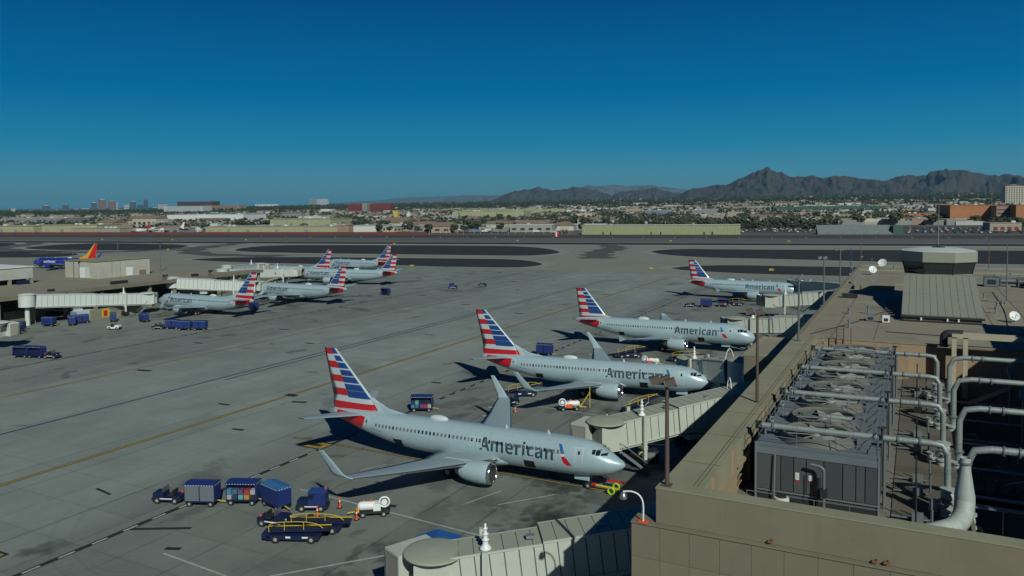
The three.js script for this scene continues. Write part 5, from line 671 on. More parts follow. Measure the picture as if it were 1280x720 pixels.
function serviceCart(p, turn, label) { const t = thing('service_cart', label, 'service cart', [p[0], 0, p[1]], turn, 'white service carts'); part('frame', [cbox(0, .5, 0, 3.2, .16, 1.2)], M.dark, t); part('bumper', [cbox(1.5, .62, 0, .3, .4, 1.1)], M.yellow, t); part('pump_box', [cbox(-.1, .78, .55, .9, .5, .25)], M.orange, t); part('toolbox', [cbox(.75, .72, .6, .5, .32, .22)], M.galv, t); part('tank', [clean(new THREE.CylinderGeometry(.42, .42, 1.3, 18).rotateZ(Math.PI / 2).translate(.5, 1.0, 0)), clean(new THREE.SphereGeometry(.42, 14, 10).translate(1.15, 1.0, 0))], M.white, t); part('second_tank', [cbox(-.35, .95, 0, .7, .7, .9)], M.white, t); part('hose_reel', [clean(new THREE.TorusGeometry(.48, .09, 8, 22).translate(-1.05, 1.25, .1)), clean(new THREE.CylinderGeometry(.3, .3, .26, 20).rotateX(Math.PI / 2).translate(-1.05, 1.25, .1))], M.white, t); part('hose', [clean(new THREE.TorusGeometry(.36, .07, 8, 22).translate(-1.05, 1.25, .16))], M.rubber, t); part('cap', [cbox(.2, 1.5, 0, .2, .22, .2), cbox(.9, 1.46, .1, .15, .2, .15)], M.orange, t); part('tow_bar', [bar([1.6, .5, 0], [2.5, .4, 0], .08, .08)], M.yellow, t); wheels(t, [[-1, .5], [1, .5], [-1, -.5], [1, -.5]], .3); return t; }
function cone(p, label, tall = true) { const t = thing('safety_cone', label, 'traffic cone', [p[0], 0, p[1]], 0, 'orange safety markers'); part('cone_body', [lathe(tall ? [[.14, .06], [.1, .3], [.07, 1.1], [.02, 1.12], [0, 1.12]] : [[.2, .05], [.04, .75], [0, .76]], 12)], M.orange, t); part('base', [cbox(0, .03, 0, .46, .06, .46)], M.rubber, t); part('reflective_band', [clean(new THREE.CylinderGeometry(.088, .095, .14, 12).translate(0, .72, 0))], M.white, t); return t; }
tug([-67.6, -53.4], 3.5, 'navy open tug pulling the cart train away from the belt loaders');
bagCart([-63.9, -54.4], .4, 'blue baggage cart with grey side curtains behind the open tug', { side: mat([.12, .14, .16], .7) });
bagCart([-60.4, -56.5], .42, 'open blue baggage cart full of suitcases in the cart train', { open: true }); bags([-60.4, -56.5], .42, 10, 'open cart between two curtained carts');
bagCart([-56.7, -57.2], -.25, 'blue baggage cart with paler blue roof next to the cabin tractor', { roof: mat([.04, .13, .3], .55) });
tug([-52.9, -58.3], 3.6, 'navy tractor with closed cabin at the end of the cart train', { cabin: true });
beltLoader([-49.4, -52.2], .42, 'navy belt loader with white emblem and yellow hoop rail parked on the apron', { up: .04 });
beltLoader([-49.0, -54.6], .4, 'navy belt loader with yellow conveyor parked behind another', { up: .02 });
tug([-53.6, -53.8], .2, 'small red topped tug beside the parked belt loaders');
serviceCart([-46.6, -59.8], 3.75, 'white and orange water cart with a hose reel near the empty stand'); serviceCart([-44.7, -103.4], .6, 'white service cart under the wing of the airliner with the rear belt loader'); serviceCart([-43.5, -138.5], .2, 'white service cart beside the airliner with wingtip fences');
cone([-50.8, -59.8], 'orange marker post between the tractor and the water cart'); cone([-47.4, -58.2], 'orange marker post at the wheel of the water cart'); cone([-51.3, -57.1], 'orange marker post behind the parked belt loaders'); cone([-51.2, -98.8], 'orange marker post off the port wing of the airliner with the towbar', false); cone([-38, -101], 'orange cone by the engine of the second airliner', false);
bagCart([-63.9, -93.8], .45, 'open blue baggage cart standing alone behind the striped tail', { open: true }); bags([-63.9, -93.8], .45, 7, 'cart behind the striped tail');
tug([-53.9, -102], 1.2, 'navy tug with green load beyond the port winglet');
beltLoader([-54.6, -107.9], .6, 'navy belt loader raised to the rear hold of the second airliner', { up: .16 }); beltLoader([-35.2, -107.4], .9, 'navy belt loader raised to the front hold of the second airliner', { up: .2 });
{ const t = thing('step_ladder', 'yellow wheeled step ladder beside the white service cart', 'ladder', [-43.2, 0, -105.8], .4); for (const z of [-.4, .4]) part('stringer', [bar([-.8, .1, z], [.7, 2.3, z], .07, .07), bar([.7, .1, z], [.7, 3.2, z], .07, .07)], M.yellow, t); for (let k = 0; k < 7; k++) part('tread', [cbox(-.7 + k * .22, .3 + k * .32, 0, .2, .04, .8)], M.yellow, t); part('platform_rail', [rod([.7, 3.2, -.4], [.7, 3.2, .4], .04)], M.yellow, t); }
bagCart([-65.4, -139.2], .1, 'blue baggage cart behind the tail of the second airliner'); beltLoader([-49.4, -144], .5, 'navy belt loader raised to the hold of the airliner with wingtip fences', { up: .2 }); beltLoader([-38.8, -144.6], .3, 'navy belt loader with yellow rail by the annex stand', { up: .1 });
tug([-57.8, -221.5], .2, 'navy tug heading the carts at the runway end gate'); bagCart([-53.4, -222.4], .1, 'blue baggage cart at the wing of the runway end airliner'); bagCart([-49.2, -225], .2, 'blue baggage cart loaded with bright bags at the runway end gate', { open: true }); bags([-49.2, -225], .2, 5, 'cart at the runway end gate'); beltLoader([-46.5, -229], .2, 'yellow railed belt loader at the runway end airliner', { up: .14 });
for (const [x, z, r, l] of [[-31.5, -198, .3, 'navy tug parked under the vacant jet bridge'], [-26.5, -201, .2, 'navy tug parked by the lift posts of the vacant jet bridge'], [-21.5, -203, .1, 'navy tug parked by the wall near the vacant jet bridge']]) tug([x, z], r, l);
bagCart([-160.6, -93.2], .35, 'open blue cart at the tail of the lone cart train', { open: true }); bagCart([-157.3, -94.2], .3, 'open blue cart behind the tug of the lone cart train', { open: true }); tug([-154.0, -95.2], .3, 'navy tug with white front leading the lone cart train');
bagCart([-163, -131.2], .5, 'blue curtained cart off the nose of the winglet airliner'); tug([-166.2, -129.6], .5, 'navy tug hitched before a blue curtained cart'); bagCart([-158.6, -131.2], .45, 'short blue cart in a pair beside the dark road edge'); bagCart([-155.2, -132.8], .45, 'blue cart with white panel beside the dark road edge'); tug([-175.8, -124.5], .4, 'white tug with a red beacon crossing the stand', { white: true }); bagCart([-188.5, -133.2], -.6, 'dark blue cart parked near the mural wall'); bagCart([-180, -136], -.3, 'low dark blue cart beside the long white jet bridge'); bagCart([-171.6, -166], -.2, 'blue curtained cart behind the winglet airliner tail'); bagCart([-157.4, -210.6], -.1, 'open white sided cart out on the taxi lane', { open: true, side: M.white }); tug([-147, -236.5], .4, 'navy tug driving along the taxi lane', { cabin: true }); tug([-141, -247], .2, 'dark tug with yellow beacon beyond the carts on the taxi lane');
for (const [x, z, r, l] of [[-196, -113, .5, 'dark blue cart under the white jet bridges'], [-192, -110, .4, 'dark blue cart in front of the white jet bridges'], [-196.5, -121, .4, 'dark blue cart near the drive column'], [-192.6, -124.5, -.5, 'dark blue cart beside the white container'], [-193, -127.5, 1.2, 'blue cart tilted against the white container']]) bagCart([x, z], r, l);
{ // towbar on the nose wheel
  const t = thing('towbar', 'yellow towbar with green wheel at the nose gear', 'towbar', [-30.4, 0, -75.9], -.06); part('bar', [rod([.1, .42, 0], [5.2, .5, .35], .11)], M.yellow, t); part('wheel_frame', [bar([2.7, .35, -.5], [2.7, .35, .8], .1, .1)], M.dark, t); part('bar_wheel', [clean(new THREE.TorusGeometry(.34, .11, 8, 18).translate(2.7, .42, .85)), clean(new THREE.TorusGeometry(.34, .11, 8, 18).translate(2.7, .42, -.5))], M.lime, t); part('red_head', [cbox(2.4, .75, -1.1, 1.9, .1, .5, .1), cbox(.4, .44, 0, .5, .2, .4)], M.red, t);
}
{ const t = thing('ground_power_unit', 'dark ground power unit with hoses beside the lift posts of the docked bridge', 'generator', [-27.6, 0, -86.5], .5); part('casing', [cbox(0, .9, 0, 2.4, 1.1, 1.4)], M.dark, t); part('panel', [cbox(.3, 1.0, .71, 1, .6, .03)], M.galv, t); part('hose_coil', [clean(new THREE.TorusGeometry(.4, .08, 8, 18).translate(-.7, 1.0, .78))], M.yellow, t); wheels(t, [[-.8, .6], [.8, .6], [-.8, -.6], [.8, -.6]], .3); const v = thing('service_van', 'dark van parked beneath the docked bridge', 'van', [-24.2, 0, -94], .4); part('body', [cbox(0, .95, 0, 4.4, 1.0, 1.8), cbox(-.5, 1.7, 0, 3.0, .7, 1.65)], M.navy, v); part('window', [cbox(-.5, 1.72, .835, 2.6, .45, .02)], M.glass, v); part('windscreen', [cbox(1.02, 1.66, 0, .04, .55, 1.5)], M.glass, v); for (const z of [-.6, .6]) part('headlight', [cbox(2.2, .95, z, .05, .18, .3)], M.white, v); wheels(v, [[-1.4, .82], [1.4, .82], [-1.4, -.82], [1.4, -.82]], .36);
  const e = thing('equipment_tent', 'bright blue pitched canopy behind the empty stand jet bridge cab', 'canopy', [-35.3, 0, -53.6], .5); part('canopy_top', [(() => { const s = new THREE.Shape([new THREE.Vector2(-2, 0), new THREE.Vector2(0, .6), new THREE.Vector2(2, 0)]); return clean(new THREE.ExtrudeGeometry(s, { depth: 4, bevelEnabled: false }).translate(0, 1.7, -2)); })()], mat([.015, .09, .3], .6), e); for (const [x, z] of [[-1.9, -1.9], [1.9, -1.9], [-1.9, 1.9], [1.9, 1.9]]) part('leg', [rod([x, 0, z], [x, 1.7, z], .05)], M.galv, e);
  const b = thing('conveyor_cover', 'white round topped baggage conveyor hood against the shaded concourse wall', 'conveyor', [-15.2, 0, -88], .0); for (let k = 0; k < 4; k++) part('hood', [clean(new THREE.CylinderGeometry(.8, .8, 2.0, 16, 1, false).rotateX(Math.PI / 2).translate(0, 4.2 + k * .5, -k * 2.1))], M.offwhite, b); part('supports', [bar([0, 0, 0], [0, 3.6, 0], .3, .3)], M.galv, b); part('supports', [bar([0, 0, -6.4], [0, 5, -6.4], .3, .3)], M.galv, b); }
// ---------- beyond the runway ----------
const turnR = Math.atan2(.2276, .9738);                                   // buildings stand square to the runway
const CC = { cream: [.34, .335, .205], cream2: [.3, .315, .17], beige: [.33, .29, .22], white: [.62, .63, .62], grey: [.22, .22, .21], red: [.2, .035, .03], rosetan: [.31, .2, .15], yellow: [.52, .38, .1], bluegrey: [.16, .2, .25], mauve: [.25, .22, .25], brown: [.1, .065, .045], ochre: [.42, .27, .08], green: [.05, .11, .09], orange: [.38, .16, .07], steel: [.17, .19, .19], hotel: [.5, .45, .36], darkbrown: [.075, .055, .05], palegrey: [.45, .47, .47] };
const farMat = Object.fromEntries(Object.entries(CC).map(([k, c]) => [k, mat(c, .85, 0, { map: wallGrain })])), paleRoof = mat([.45, .45, .43], .8), darkGap = mat([.03, .032, .035], .7);
const rows = [
  ["cream_hangar", -676.0, -732.5, 82.3, 13.25, 60.0, "cream", "large pale cream hangar with a long blank wall"],
  ["cream_workshop", -631.1, -639.9, 167.8, 7.0, 30.0, "cream", "long low cream workshop behind the red runway wall"],
  ["tan_block", -540.1, -650.2, 12.9, 8.5, 14.0, "rosetan", "small square rose tan block at the end of the cream workshop"],
  ["cream_hangar", -948.9, -540.7, 71.6, 9.0, 40.0, "cream", "low pale cream hangar at the end of the long red wall"],
  ["cream_hangar", -883.9, -568.3, 86.7, 9.75, 40.0, "cream", "cream hangar beside the parked white jets"],
  ["beige_hangar", -823.6, -564.0, 65.3, 6.25, 25.0, "beige", "plain beige shed standing before the cream hangar"],
  ["white_warehouse", -1087.6, -946.0, 150.1, 15.75, 70.0, "white", "long white warehouse in front of the dark brown slab tower"],
  ["steel_shed", -1356.9, -812.4, 129.0, 12.5, 60.0, "grey", "wide grey roofed shed behind the cream hangars"],
  ["red_office", -1662.5, -2073.0, 64.3, 30.75, 30.0, "red", "shorter red office block beside a grey stair tower"],
  ["red_office", -1568.8, -2059.5, 90.7, 31.25, 30.0, "red", "longer red office block beside the grey stair tower"],
  ["stair_tower", -1556.7, -1980.7, 16.6, 33.0, 20.0, "grey", "grey concrete stair tower between two red office blocks"],
  ["yellow_tower", -822.4, -1132.9, 8.1, 19.25, 8.0, "yellow", "slim yellow tower beside the red office blocks"],
  ["white_tower", -879.4, -1252.0, 7.2, 15.5, 8.0, "white", "slim white tower next to a slim yellow one"],
  ["brown_block", -568.5, -782.9, 11.8, 6.75, 12.0, "rosetan", "small brown block at the foot of the yellow tower"],
  ["cream_terminal", -674.0, -1201.8, 131.1, 16.25, 60.0, "cream", "cream stepped cargo building with ochre roofline"],
  ["cream_terminal", -864.8, -1666.1, 254.0, 15.5, 70.0, "cream", "long cream cargo building behind the stepped one"],
  ["blue_warehouse", -941.3, -1903.2, 39.1, 13.0, 40.0, "bluegrey", "small blue grey warehouse end among white sheds"],
  ["white_warehouse", -773.7, -1711.6, 75.1, 12.5, 50.0, "white", "bright white warehouse beside the blue grey shed"],
  ["white_warehouse", -773.3, -1882.0, 62.4, 11.5, 50.0, "white", "bright white warehouse with a dark tree before it"],
  ["rail_shed", -212.6, -703.3, 144.4, 8.75, 18.0, "cream2", "very long pale yellow ribbed shed beside the runway"],
  ["pale_roof_warehouse", -447.8, -1474.0, 51.3, 14.0, 60.0, "bluegrey", "blue grey warehouse with a pale roof"],
  ["pale_roof_warehouse", -356.9, -1473.0, 44.0, 14.25, 50.0, "mauve", "mauve warehouse with a pale roof"],
  ["brown_yard_wall", -256.7, -1014.4, 70.3, 6.25, 10.0, "brown", "dark brown yard wall behind the long ribbed shed"],
  ["yellow_shed", -236.6, -1017.2, 21.1, 5.75, 12.0, "ochre", "short ochre shed behind the long ribbed shed"],
  ["grey_shed", -175.0, -1043.8, 104.7, 4.75, 12.0, "grey", "long low grey shed beside the ochre one"],
  ["green_roof_building", -177.6, -1859.5, 230.5, 16.0, 60.0, "green", "long building with a dark green roof among trees"],
  ["yellow_shop", -72.7, -1219.3, 33.0, 7.5, 25.0, "ochre", "ochre flat roofed shop beside a beige shop"],
  ["salmon_shop", -1.7, -1247.8, 39.9, 10.25, 30.0, "orange", "salmon flat roofed shop beyond the parked cars"],
  ["beige_shop", -102.3, -1194.0, 33.2, 10.25, 25.0, "beige", "beige flat roofed shop beside the ochre shop"],
  ["orange_store", 58.3, -1092.1, 49.2, 22.25, 60.0, "orange", "big windowless orange store"],
  ["orange_store", 91.0, -1079.4, 19.4, 21.5, 58.0, "rosetan", "paler tan section of the big orange store"],
  ["orange_store", 115.2, -1066.5, 32.1, 22.5, 60.0, "orange", "last orange section of the big store"],
  ["dark_red_building", 83.3, -3078.9, 39.6, 23.5, 40.0, "red", "dark red building behind the orange store"],
  ["glass_office", 230.7, -3654.2, 133.6, 27.25, 40.0, "bluegrey", "dark glass office behind the orange store"],
  ["drive_in_shop", 73.0, -864.2, 26.5, 7.25, 20.0, "beige", "low beige shop with red openings before the orange store"],
  ["blast_wall", -49.1, -749.0, 61.6, 8.0, 14.0, "steel", "broad grey sloping noise barrier beside the runway"],
  ["hotel", 244.0, -2528.0, 68.0, 61.0, 30.0, "hotel", "tall cream hotel with rows of windows"],
  ["brown_tower", -3088.0, -2628.7, 194.6, 52.0, 60.0, "darkbrown", "dark brown slab tower beside a pale stepped hall"],
  ["stepped_hall", -2674.2, -2218.4, 183.3, 31.25, 60.0, "palegrey", "pale stepped hall below the dark brown slab tower"],
  ["pink_offices", -2855.4, -2581.3, 185.6, 33.25, 60.0, "rosetan", "pinkish office block beside the dark brown slab tower"],
  ["twin_block", -6160.7, -6906.1, 110, 96.25, 40.0, "grey", "grey slab tower of a pair north of the red offices"],
  ["twin_block", -5869.0, -6720, 120, 92.75, 40.0, "palegrey", "white faced slab tower of a pair north of the red offices"],
  ["mid_block", -5888.3, -5895.3, 251.9, 40.75, 40.0, "white", "low white block among trees beyond the hangars"]];
for (const [name, x, z, w, hTop, d, col, label] of rows) {
  const h = hTop - terrain(x, z) * .85;
  const t = thing(name, label, 'building', [x, terrain(x, z), z], turnR), m = farMat[col];
  if (col === 'steel') { const s = new THREE.Shape([new THREE.Vector2(0, 0), new THREE.Vector2(0, .6), new THREE.Vector2(-d, h), new THREE.Vector2(-d, 0)]); part('sloping_face', [clean(new THREE.ExtrudeGeometry(s, { depth: w, bevelEnabled: false }).rotateY(-Math.PI / 2).translate(w / 2, 0, 0))], m, t); for (let k = 0; k < 12; k++) part('rib', [cbox(-w / 2 + (k + .5) * w / 12, h * .55, -d * .48, .5, .3, .5)], farMat.grey, t); part('end_gate', [cbox(w / 2 + 4, h * .45, -d * .5, 8, h * .9, d)], farMat.green, t); continue; }
  part('wall', [metreUV(box(-w / 2, w / 2, 0, h, -d, 0))], m, t);
  part('roof', [box(-w / 2 - .4, w / 2 + .4, h, h + Math.max(.35, h * .03), -d - .4, .4)], ['bluegrey', 'mauve', 'cream2', 'grey'].includes(col) ? paleRoof : col === 'green' ? farMat.green : m, t);
  if (col === 'cream2') { for (let k = 0; k < 46; k++) part('wall_rib', [cbox(-w / 2 + (k + .5) * w / 46, h * .46, .09, .5, h * .9, .16)], m, t); for (const q of [.14, .19, .45, .51, .78, .83]) part('doorway', [cbox(-w / 2 + q * w, 1.3, .2, 1.2, 2.6, .1)], darkGap, t); }
  else if (col === 'hotel') { for (let r = 0; r < 9; r++) for (let k = 0; k < 11; k++) part('window', [cbox(-w / 2 + (k + .5) * w / 11, 5 + r * 6, .06, w / 11 * .55, 3.6, .12)], darkGap, t); part('gable', [(() => { const s = new THREE.Shape([new THREE.Vector2(-w * .28, 0), new THREE.Vector2(0, 7), new THREE.Vector2(w * .28, 0)]); return clean(new THREE.ExtrudeGeometry(s, { depth: d, bevelEnabled: false }).translate(-w * .2, h, -d)); })()], farMat.rosetan, t); }
  else if (['red', 'darkbrown', 'palegrey', 'rosetan', 'bluegrey'].includes(col) && h > 18) { const n = Math.round(h / 4.2); for (let r = 1; r < n; r++) part('window_band', [cbox(0, r * 4.2 + .4, .08, w * .9, 1.3, .16)], col === 'palegrey' ? farMat.bluegrey : darkGap, t); }
  else if (w > 25) { const n = Math.min(14, Math.round(w / 11)); for (let k = 0; k < n; k++) { if (hash2(k, Math.round(x)) < .35) continue; part(hash2(k, 5) > .5 ? 'dock_door' : 'window', [cbox(-w / 2 + (k + .5) * w / n, h * .36, .06, w / n * (.25 + .35 * hash2(k, 9)), h * (.3 + .3 * hash2(k, 3)), .12)], hash2(k, 7) > .6 ? farMat.beige : farMat.grey, t); } for (let k = 0; k < n / 2; k++) part('roof_unit', [cbox((hash2(k, Math.round(z)) - .5) * w * .8, h + 1.1, -d * (.15 + .6 * hash2(k, 2)), 2.4 + 3 * hash2(k, 4), 1.6, 2.5)], hash2(k, 8) > .5 ? farMat.white : farMat.grey, t); }
  if (name === 'drive_in_shop') for (const k of [-.32, -.1, .12, .34]) part('shop_opening', [cbox(k * w, 2.2, .1, w * .13, 3, .14)], farMat.red, t);
}
{ // red wall along the runway, white tank, striped hut, yellow runway boards
  const a = [-990, -520], b = [-436, -654], L = Math.hypot(b[0] - a[0], b[1] - a[1]), t = thing('red_runway_wall', 'long low dark red wall along the far runway edge', 'wall', [(a[0] + b[0]) / 2, 0, (a[1] + b[1]) / 2], -Math.atan2(b[1] - a[1], b[0] - a[0])); for (let k = 0; k < 24; k++) part('wall_section', [cbox(-L / 2 + (k + .5) * L / 24, 1.25, 0, L / 24 - .25, 2.5, .5)], k % 4 ? M.redWall ||= mat([.16, .035, .028], .9) : M.redWallB ||= mat([.13, .04, .032], .9), t);
  const k = thing('storage_tank', 'squat white storage tank behind the red wall', 'tank', [-868, 0, -742]); part('tank_shell', [clean(new THREE.CylinderGeometry(5.2, 5.2, 7.6, 28).translate(0, 3.8, 0))], M.white, k); part('tank_roof', [lathe([[0, 1], [5.2, 0]], 28).translate(0, 7.6, 0)], M.white, k); part('tank_rim', [clean(new THREE.TorusGeometry(5.22, .12, 6, 28).rotateX(Math.PI / 2).translate(0, 7.5, 0))], M.galv, k);
  const s = thing('striped_hut', 'small red and white striped hut on the runway shoulder', 'hut', [-288, 0, -640], turnR); for (let q = 0; q < 3; q++) part('hut_stripe', [cbox(-1.1 + q * 1.1, 1.9, 0, 1.09, 3.8, 3)], q % 2 ? M.white : M.red, s); part('hut_roof', [cbox(0, 3.9, 0, 3.6, .2, 3.3)], M.white, s);
  const bs = [[-460, 368.6], [-330, 300], [-232, 548], [-290, 352], [-150, 604], [-140, 352], [-30, 604], [-26, 352], [25, 352], [62, 352], [-8, 372], [55, 604], [-372, 400], [-545, 604], [-470, 604], [-395, 604]];
  for (const [q, tt] of bs) { const p = q === -460 ? [-460.6, -368.6] : rw(q, tt === 300 ? 345 : tt), o = thing('runway_sign', 'small yellow runway sign board on the pavement edge', 'sign', [p[0], 0, p[1]], turnR, 'yellow runway signs'); part('board', [cbox(0, .65, 0, 1.9, .8, .3)], M.signY ||= mat([.42, .31, .03], .6), o); for (const x of [-.7, .7]) part('leg', [cbox(x, .1, 0, .12, .25, .12)], M.dark, o); }
  for (let q = 0; q < 26; q++) { const p = rw(-420 + q * 26, 668), o = solo('runway_edge_light', 'small pale light on the runway shoulder', 'light', [lathe([[.14, 0], [.14, .35], [.2, .4], [.2, .62], [.08, .72], [0, .72]], 10)], M.offwhite, 'runway edge lights', [p[0], -.05, p[1]]); }
  // two white jets parked by the hangars
  for (const [x, z, hd, l, m] of [[-812, -600, Math.PI + .1, 'white jet with a red tail parked by the cream hangars', M.red], [-792, -622, Math.PI - .12, 'white jet with a white tail parked by the cream hangars', M.white]]) { const o = thing('parked_jet', l, 'airplane', [x, 0, z], -hd, 'white jets at the hangars'), T = typeOf('b', 0); const pos = [], idx = [], ns = 30, na = 16; for (let i = 0; i <= ns; i++) for (let j = 0; j <= na; j++) pos.push(...skin(T, T.L * Math.pow(i / ns, 1.15), Math.PI - j / na * 2 * Math.PI)); for (let i = 0; i < ns; i++) for (let j = 0; j < na; j++) { const q = i * (na + 1) + j; idx.push(q, q + 1, q + na + 1, q + 1, q + na + 2, q + na + 1); } const g = new THREE.BufferGeometry(); g.setAttribute('position', new THREE.Float32BufferAttribute(pos, 3)); g.setIndex(idx); g.computeVertexNormals(); part('fuselage', g, M.white, o); for (const q of [1, -1]) { part('wing', [loft([{ p: [-13, 2.2, q * 1.5], c: 7, t: .7, n: [0, 1, 0] }, { p: [-22, 3.8, q * 17], c: 1.7, t: .2, n: [0, 1, 0] }])], M.white, o); part('engine', [clean(new THREE.CylinderGeometry(1, .9, 3.6, 16).rotateZ(Math.PI / 2).translate(-14.6, 1.7, q * 4.9))], M.white, o); part('main_gear', [rod([-19, 0, q * 2.8], [-19, 2.2, q * 2.8], .4)], M.dark, o); part('tailplane', [loft([{ p: [-33, 4.8, q * .3], c: 4, t: .4, n: [0, 1, 0] }, { p: [-36.5, 5.5, q * 7], c: 1.3, t: .12, n: [0, 1, 0] }])], M.white, o); } part('fin', [loft([{ p: [-31.4, 5, 0], c: 6, t: .5, n: [0, 0, 1] }, { p: [-37, 12.3, 0], c: 1.9, t: .15, n: [0, 0, 1] }])], m, o); part('nose_gear', [rod([-4, 0, 0], [-4, 1.9, 0], .3)], M.dark, o); }
}
{ // downtown skyline
  const T = [[-4505, -2597, 19, 32, 1], [-4423, -2734, 39, 44, 0], [-4372, -2815, 32, 47, 0], [-4344, -2859, 41, 21, 0], [-4292, -2935, 29, 58, 0], [-4267, -2971, 42, 74, 2], [-4239, -3012, 36, 64, 2], [-4232, -3035, 16, 60, 1], [-4194, -3075, 26, 44, 1], [-4172, -3104, 30, 63, 0], [-4147, -3137, 35, 41, 3], [-4130, -3159, 22, 70, 3], [-4076, -3229, 49, 47, 1], [-3894, -3446, 28, 62, 1], [-4400, -2780, 24, 20, 0], [-4320, -2900, 60, 22, 0], [-4215, -3048, 70, 18, 1], [-4100, -3196, 40, 26, 0]];
  const ms = [mat([.06, .075, .085], .5), mat([.4, .4, .38], .7), mat([.17, .11, .1], .7), mat([.03, .075, .12], .4)], names2 = ['dark grey', 'pale', 'brown', 'blue glass'], used = {};
  T.forEach(([x, z, w, h, k], i) => { const n = used[k] = (used[k] || 0) + 1, shape = h > 60 ? 'tall' : h > 40 ? 'medium high' : h > 25 ? 'lower' : 'squat'; const t = thing('office_tower', `${shape} ${names2[k]} office tower in the hazy downtown skyline`, 'building', [x, 0, z], 1.0, 'downtown office towers'); part('shaft', [box(-w / 2, w / 2, 0, h, -w * .45, w * .45)], ms[k], t); part('crown', [box(-w * .3, w * .3, h, h + Math.max(3, h * .07), -w * .25, w * .25)], k === 1 ? ms[0] : ms[k === 3 ? 0 : 1], t); for (let r = 1; r < h / 9; r++) part('window_band', [box(-w * .46, w * .46, r * 9, r * 9 + 3.4, w * .45, w * .45 + .4)], ms[k === 1 ? 0 : k === 0 ? 3 : 0], t); });
}
// low town between the airport and the mountains
const polar = (az, r) => [Math.sin(az) * r, -Math.cos(az) * r];
const blocked = (x, z, pad = 20) => rows.some(([, bx, bz, w, , d]) => Math.abs((x - bx) * RU[0] + (z - bz) * RU[1]) < w / 2 + pad && (x - bx) * RN[0] + (z - bz) * RN[1] > -pad && (x - bx) * RN[0] + (z - bz) * RN[1] < d + pad);
const townPal = [[.5, .5, .48], [.42, .38, .3], [.36, .27, .2], [.3, .29, .27], [.55, .54, .5], [.3, .2, .15], [.22, .23, .24], [.42, .36, .24]].map((c) => mat(c, .85)), townWords = ['pale grey', 'cream', 'tan', 'stone grey', 'white', 'terracotta', 'slate', 'sand'];
const townRoof = [[.4, .39, .37], [.5, .5, .49], [.22, .15, .11], [.16, .15, .15], [.3, .29, .27]].map((c) => mat(c, .85)), roofWords = ['flat grey', 'flat white', 'brown pitched', 'dark flat', 'flat stone'];
{
  let made = 0, tries = 0;
  while (made < 285 && tries++ < 4000) {
    const az = rr(-66, 9) * D2R, y = 1 / rr(1 / 3600, 1 / 830), r = y, [x, z] = polar(az, r), tt = x * RN[0] + z * RN[1]; if (tt < 790 || blocked(x, z, 14) || (tt < 1000 && x > -230 && x < 140)) continue;
    const w = rr(16, 52) * (r > 1800 ? 1.5 : 1), d = rr(14, 34), h = rr(4, 8.5) * (rnd() < .12 ? 1.6 : 1), ci = Math.floor(rnd() * 8), ri = Math.floor(rnd() * 5);
    const t = thing('town_building', `${townWords[ci]} low building with ${roofWords[ri]} roof in the town beyond the runway`, 'building', [x, terrain(x, z) - .3, z], turnR + (rnd() < .3 ? Math.PI / 2 : 0) + rr(-.04, .04), 'low buildings of the town'); part('wall', [box(-w / 2, w / 2, 0, h, -d / 2, d / 2)], townPal[ci], t);
    if (ri === 2) { const s = new THREE.Shape([new THREE.Vector2(-d / 2 - .6, 0), new THREE.Vector2(0, d * .16), new THREE.Vector2(d / 2 + .6, 0)]); part('roof', [clean(new THREE.ExtrudeGeometry(s, { depth: w + 1, bevelEnabled: false }).rotateY(Math.PI / 2).translate(-w / 2 - .5, h, 0))], townRoof[2], t); } else part('roof', [box(-w / 2 - .3, w / 2 + .3, h, h + .5, -d / 2 - .3, d / 2 + .3)], townRoof[ri], t);
    if (r < 1900) { const n = Math.max(2, Math.round(w / 9)); for (let k = 0; k < n; k++) part('window', [cbox(-w / 2 + (k + .5) * w / n, h * .45, d / 2 + .05, w / n * .5, h * .32, .1)], darkGap, t); if (ri !== 2) part('roof_unit', [cbox(w * rr(-.3, .3), h + 1.2, 0, 3, 1.6, 3)], townRoof[0], t); }
    made++;
  }
}
// trees: a tapered trunk with limbs, and a crown of many small leaf clumps
function crownGeo(R, Hc, n, s0) { const out = []; for (let i = 0; i < n; i++) { const a = hash2(i, 1, s0) * 6.283, b = Math.acos(2 * hash2(i, 2, s0) - 1), r = .35 + .65 * Math.cbrt(hash2(i, 3, s0)), k = .22 + .16 * hash2(i, 4, s0), g = new THREE.IcosahedronGeometry(R * k, 0); const p = g.attributes.position; for (let q = 0; q < p.count; q++) p.setXYZ(q, p.getX(q) * (.7 + .7 * hash2(Math.round(p.getX(q) * 99), i, s0)), p.getY(q) * (.5 + .5 * hash2(Math.round(p.getY(q) * 99), i, s0)), p.getZ(q) * (.7 + .7 * hash2(Math.round(p.getZ(q) * 99), i, s0))); g.rotateY(a); g.translate(Math.sin(b) * Math.cos(a) * R * r, Hc + Math.cos(b) * R * .72 * r, Math.sin(b) * Math.sin(a) * R * r); g.computeVertexNormals(); out.push(clean(g)); } return merge(out); }
const crowns = [0, 1, 2, 3, 4].map((k) => crownGeo(3.2 + k * .35, 5 + k * .5, 34, 100 + k * 7)), trunks = crowns.map((_, k) => merge([rod([0, 0, 0], [.2, 3.2 + k * .4, .1], .3, .16, 7), rod([.15, 2.4, 0], [1.4, 4.6 + k * .4, .6], .13, .05, 5), rod([.1, 2.6, 0], [-1.2, 4.8 + k * .4, -.7], .13, .05, 5)]));
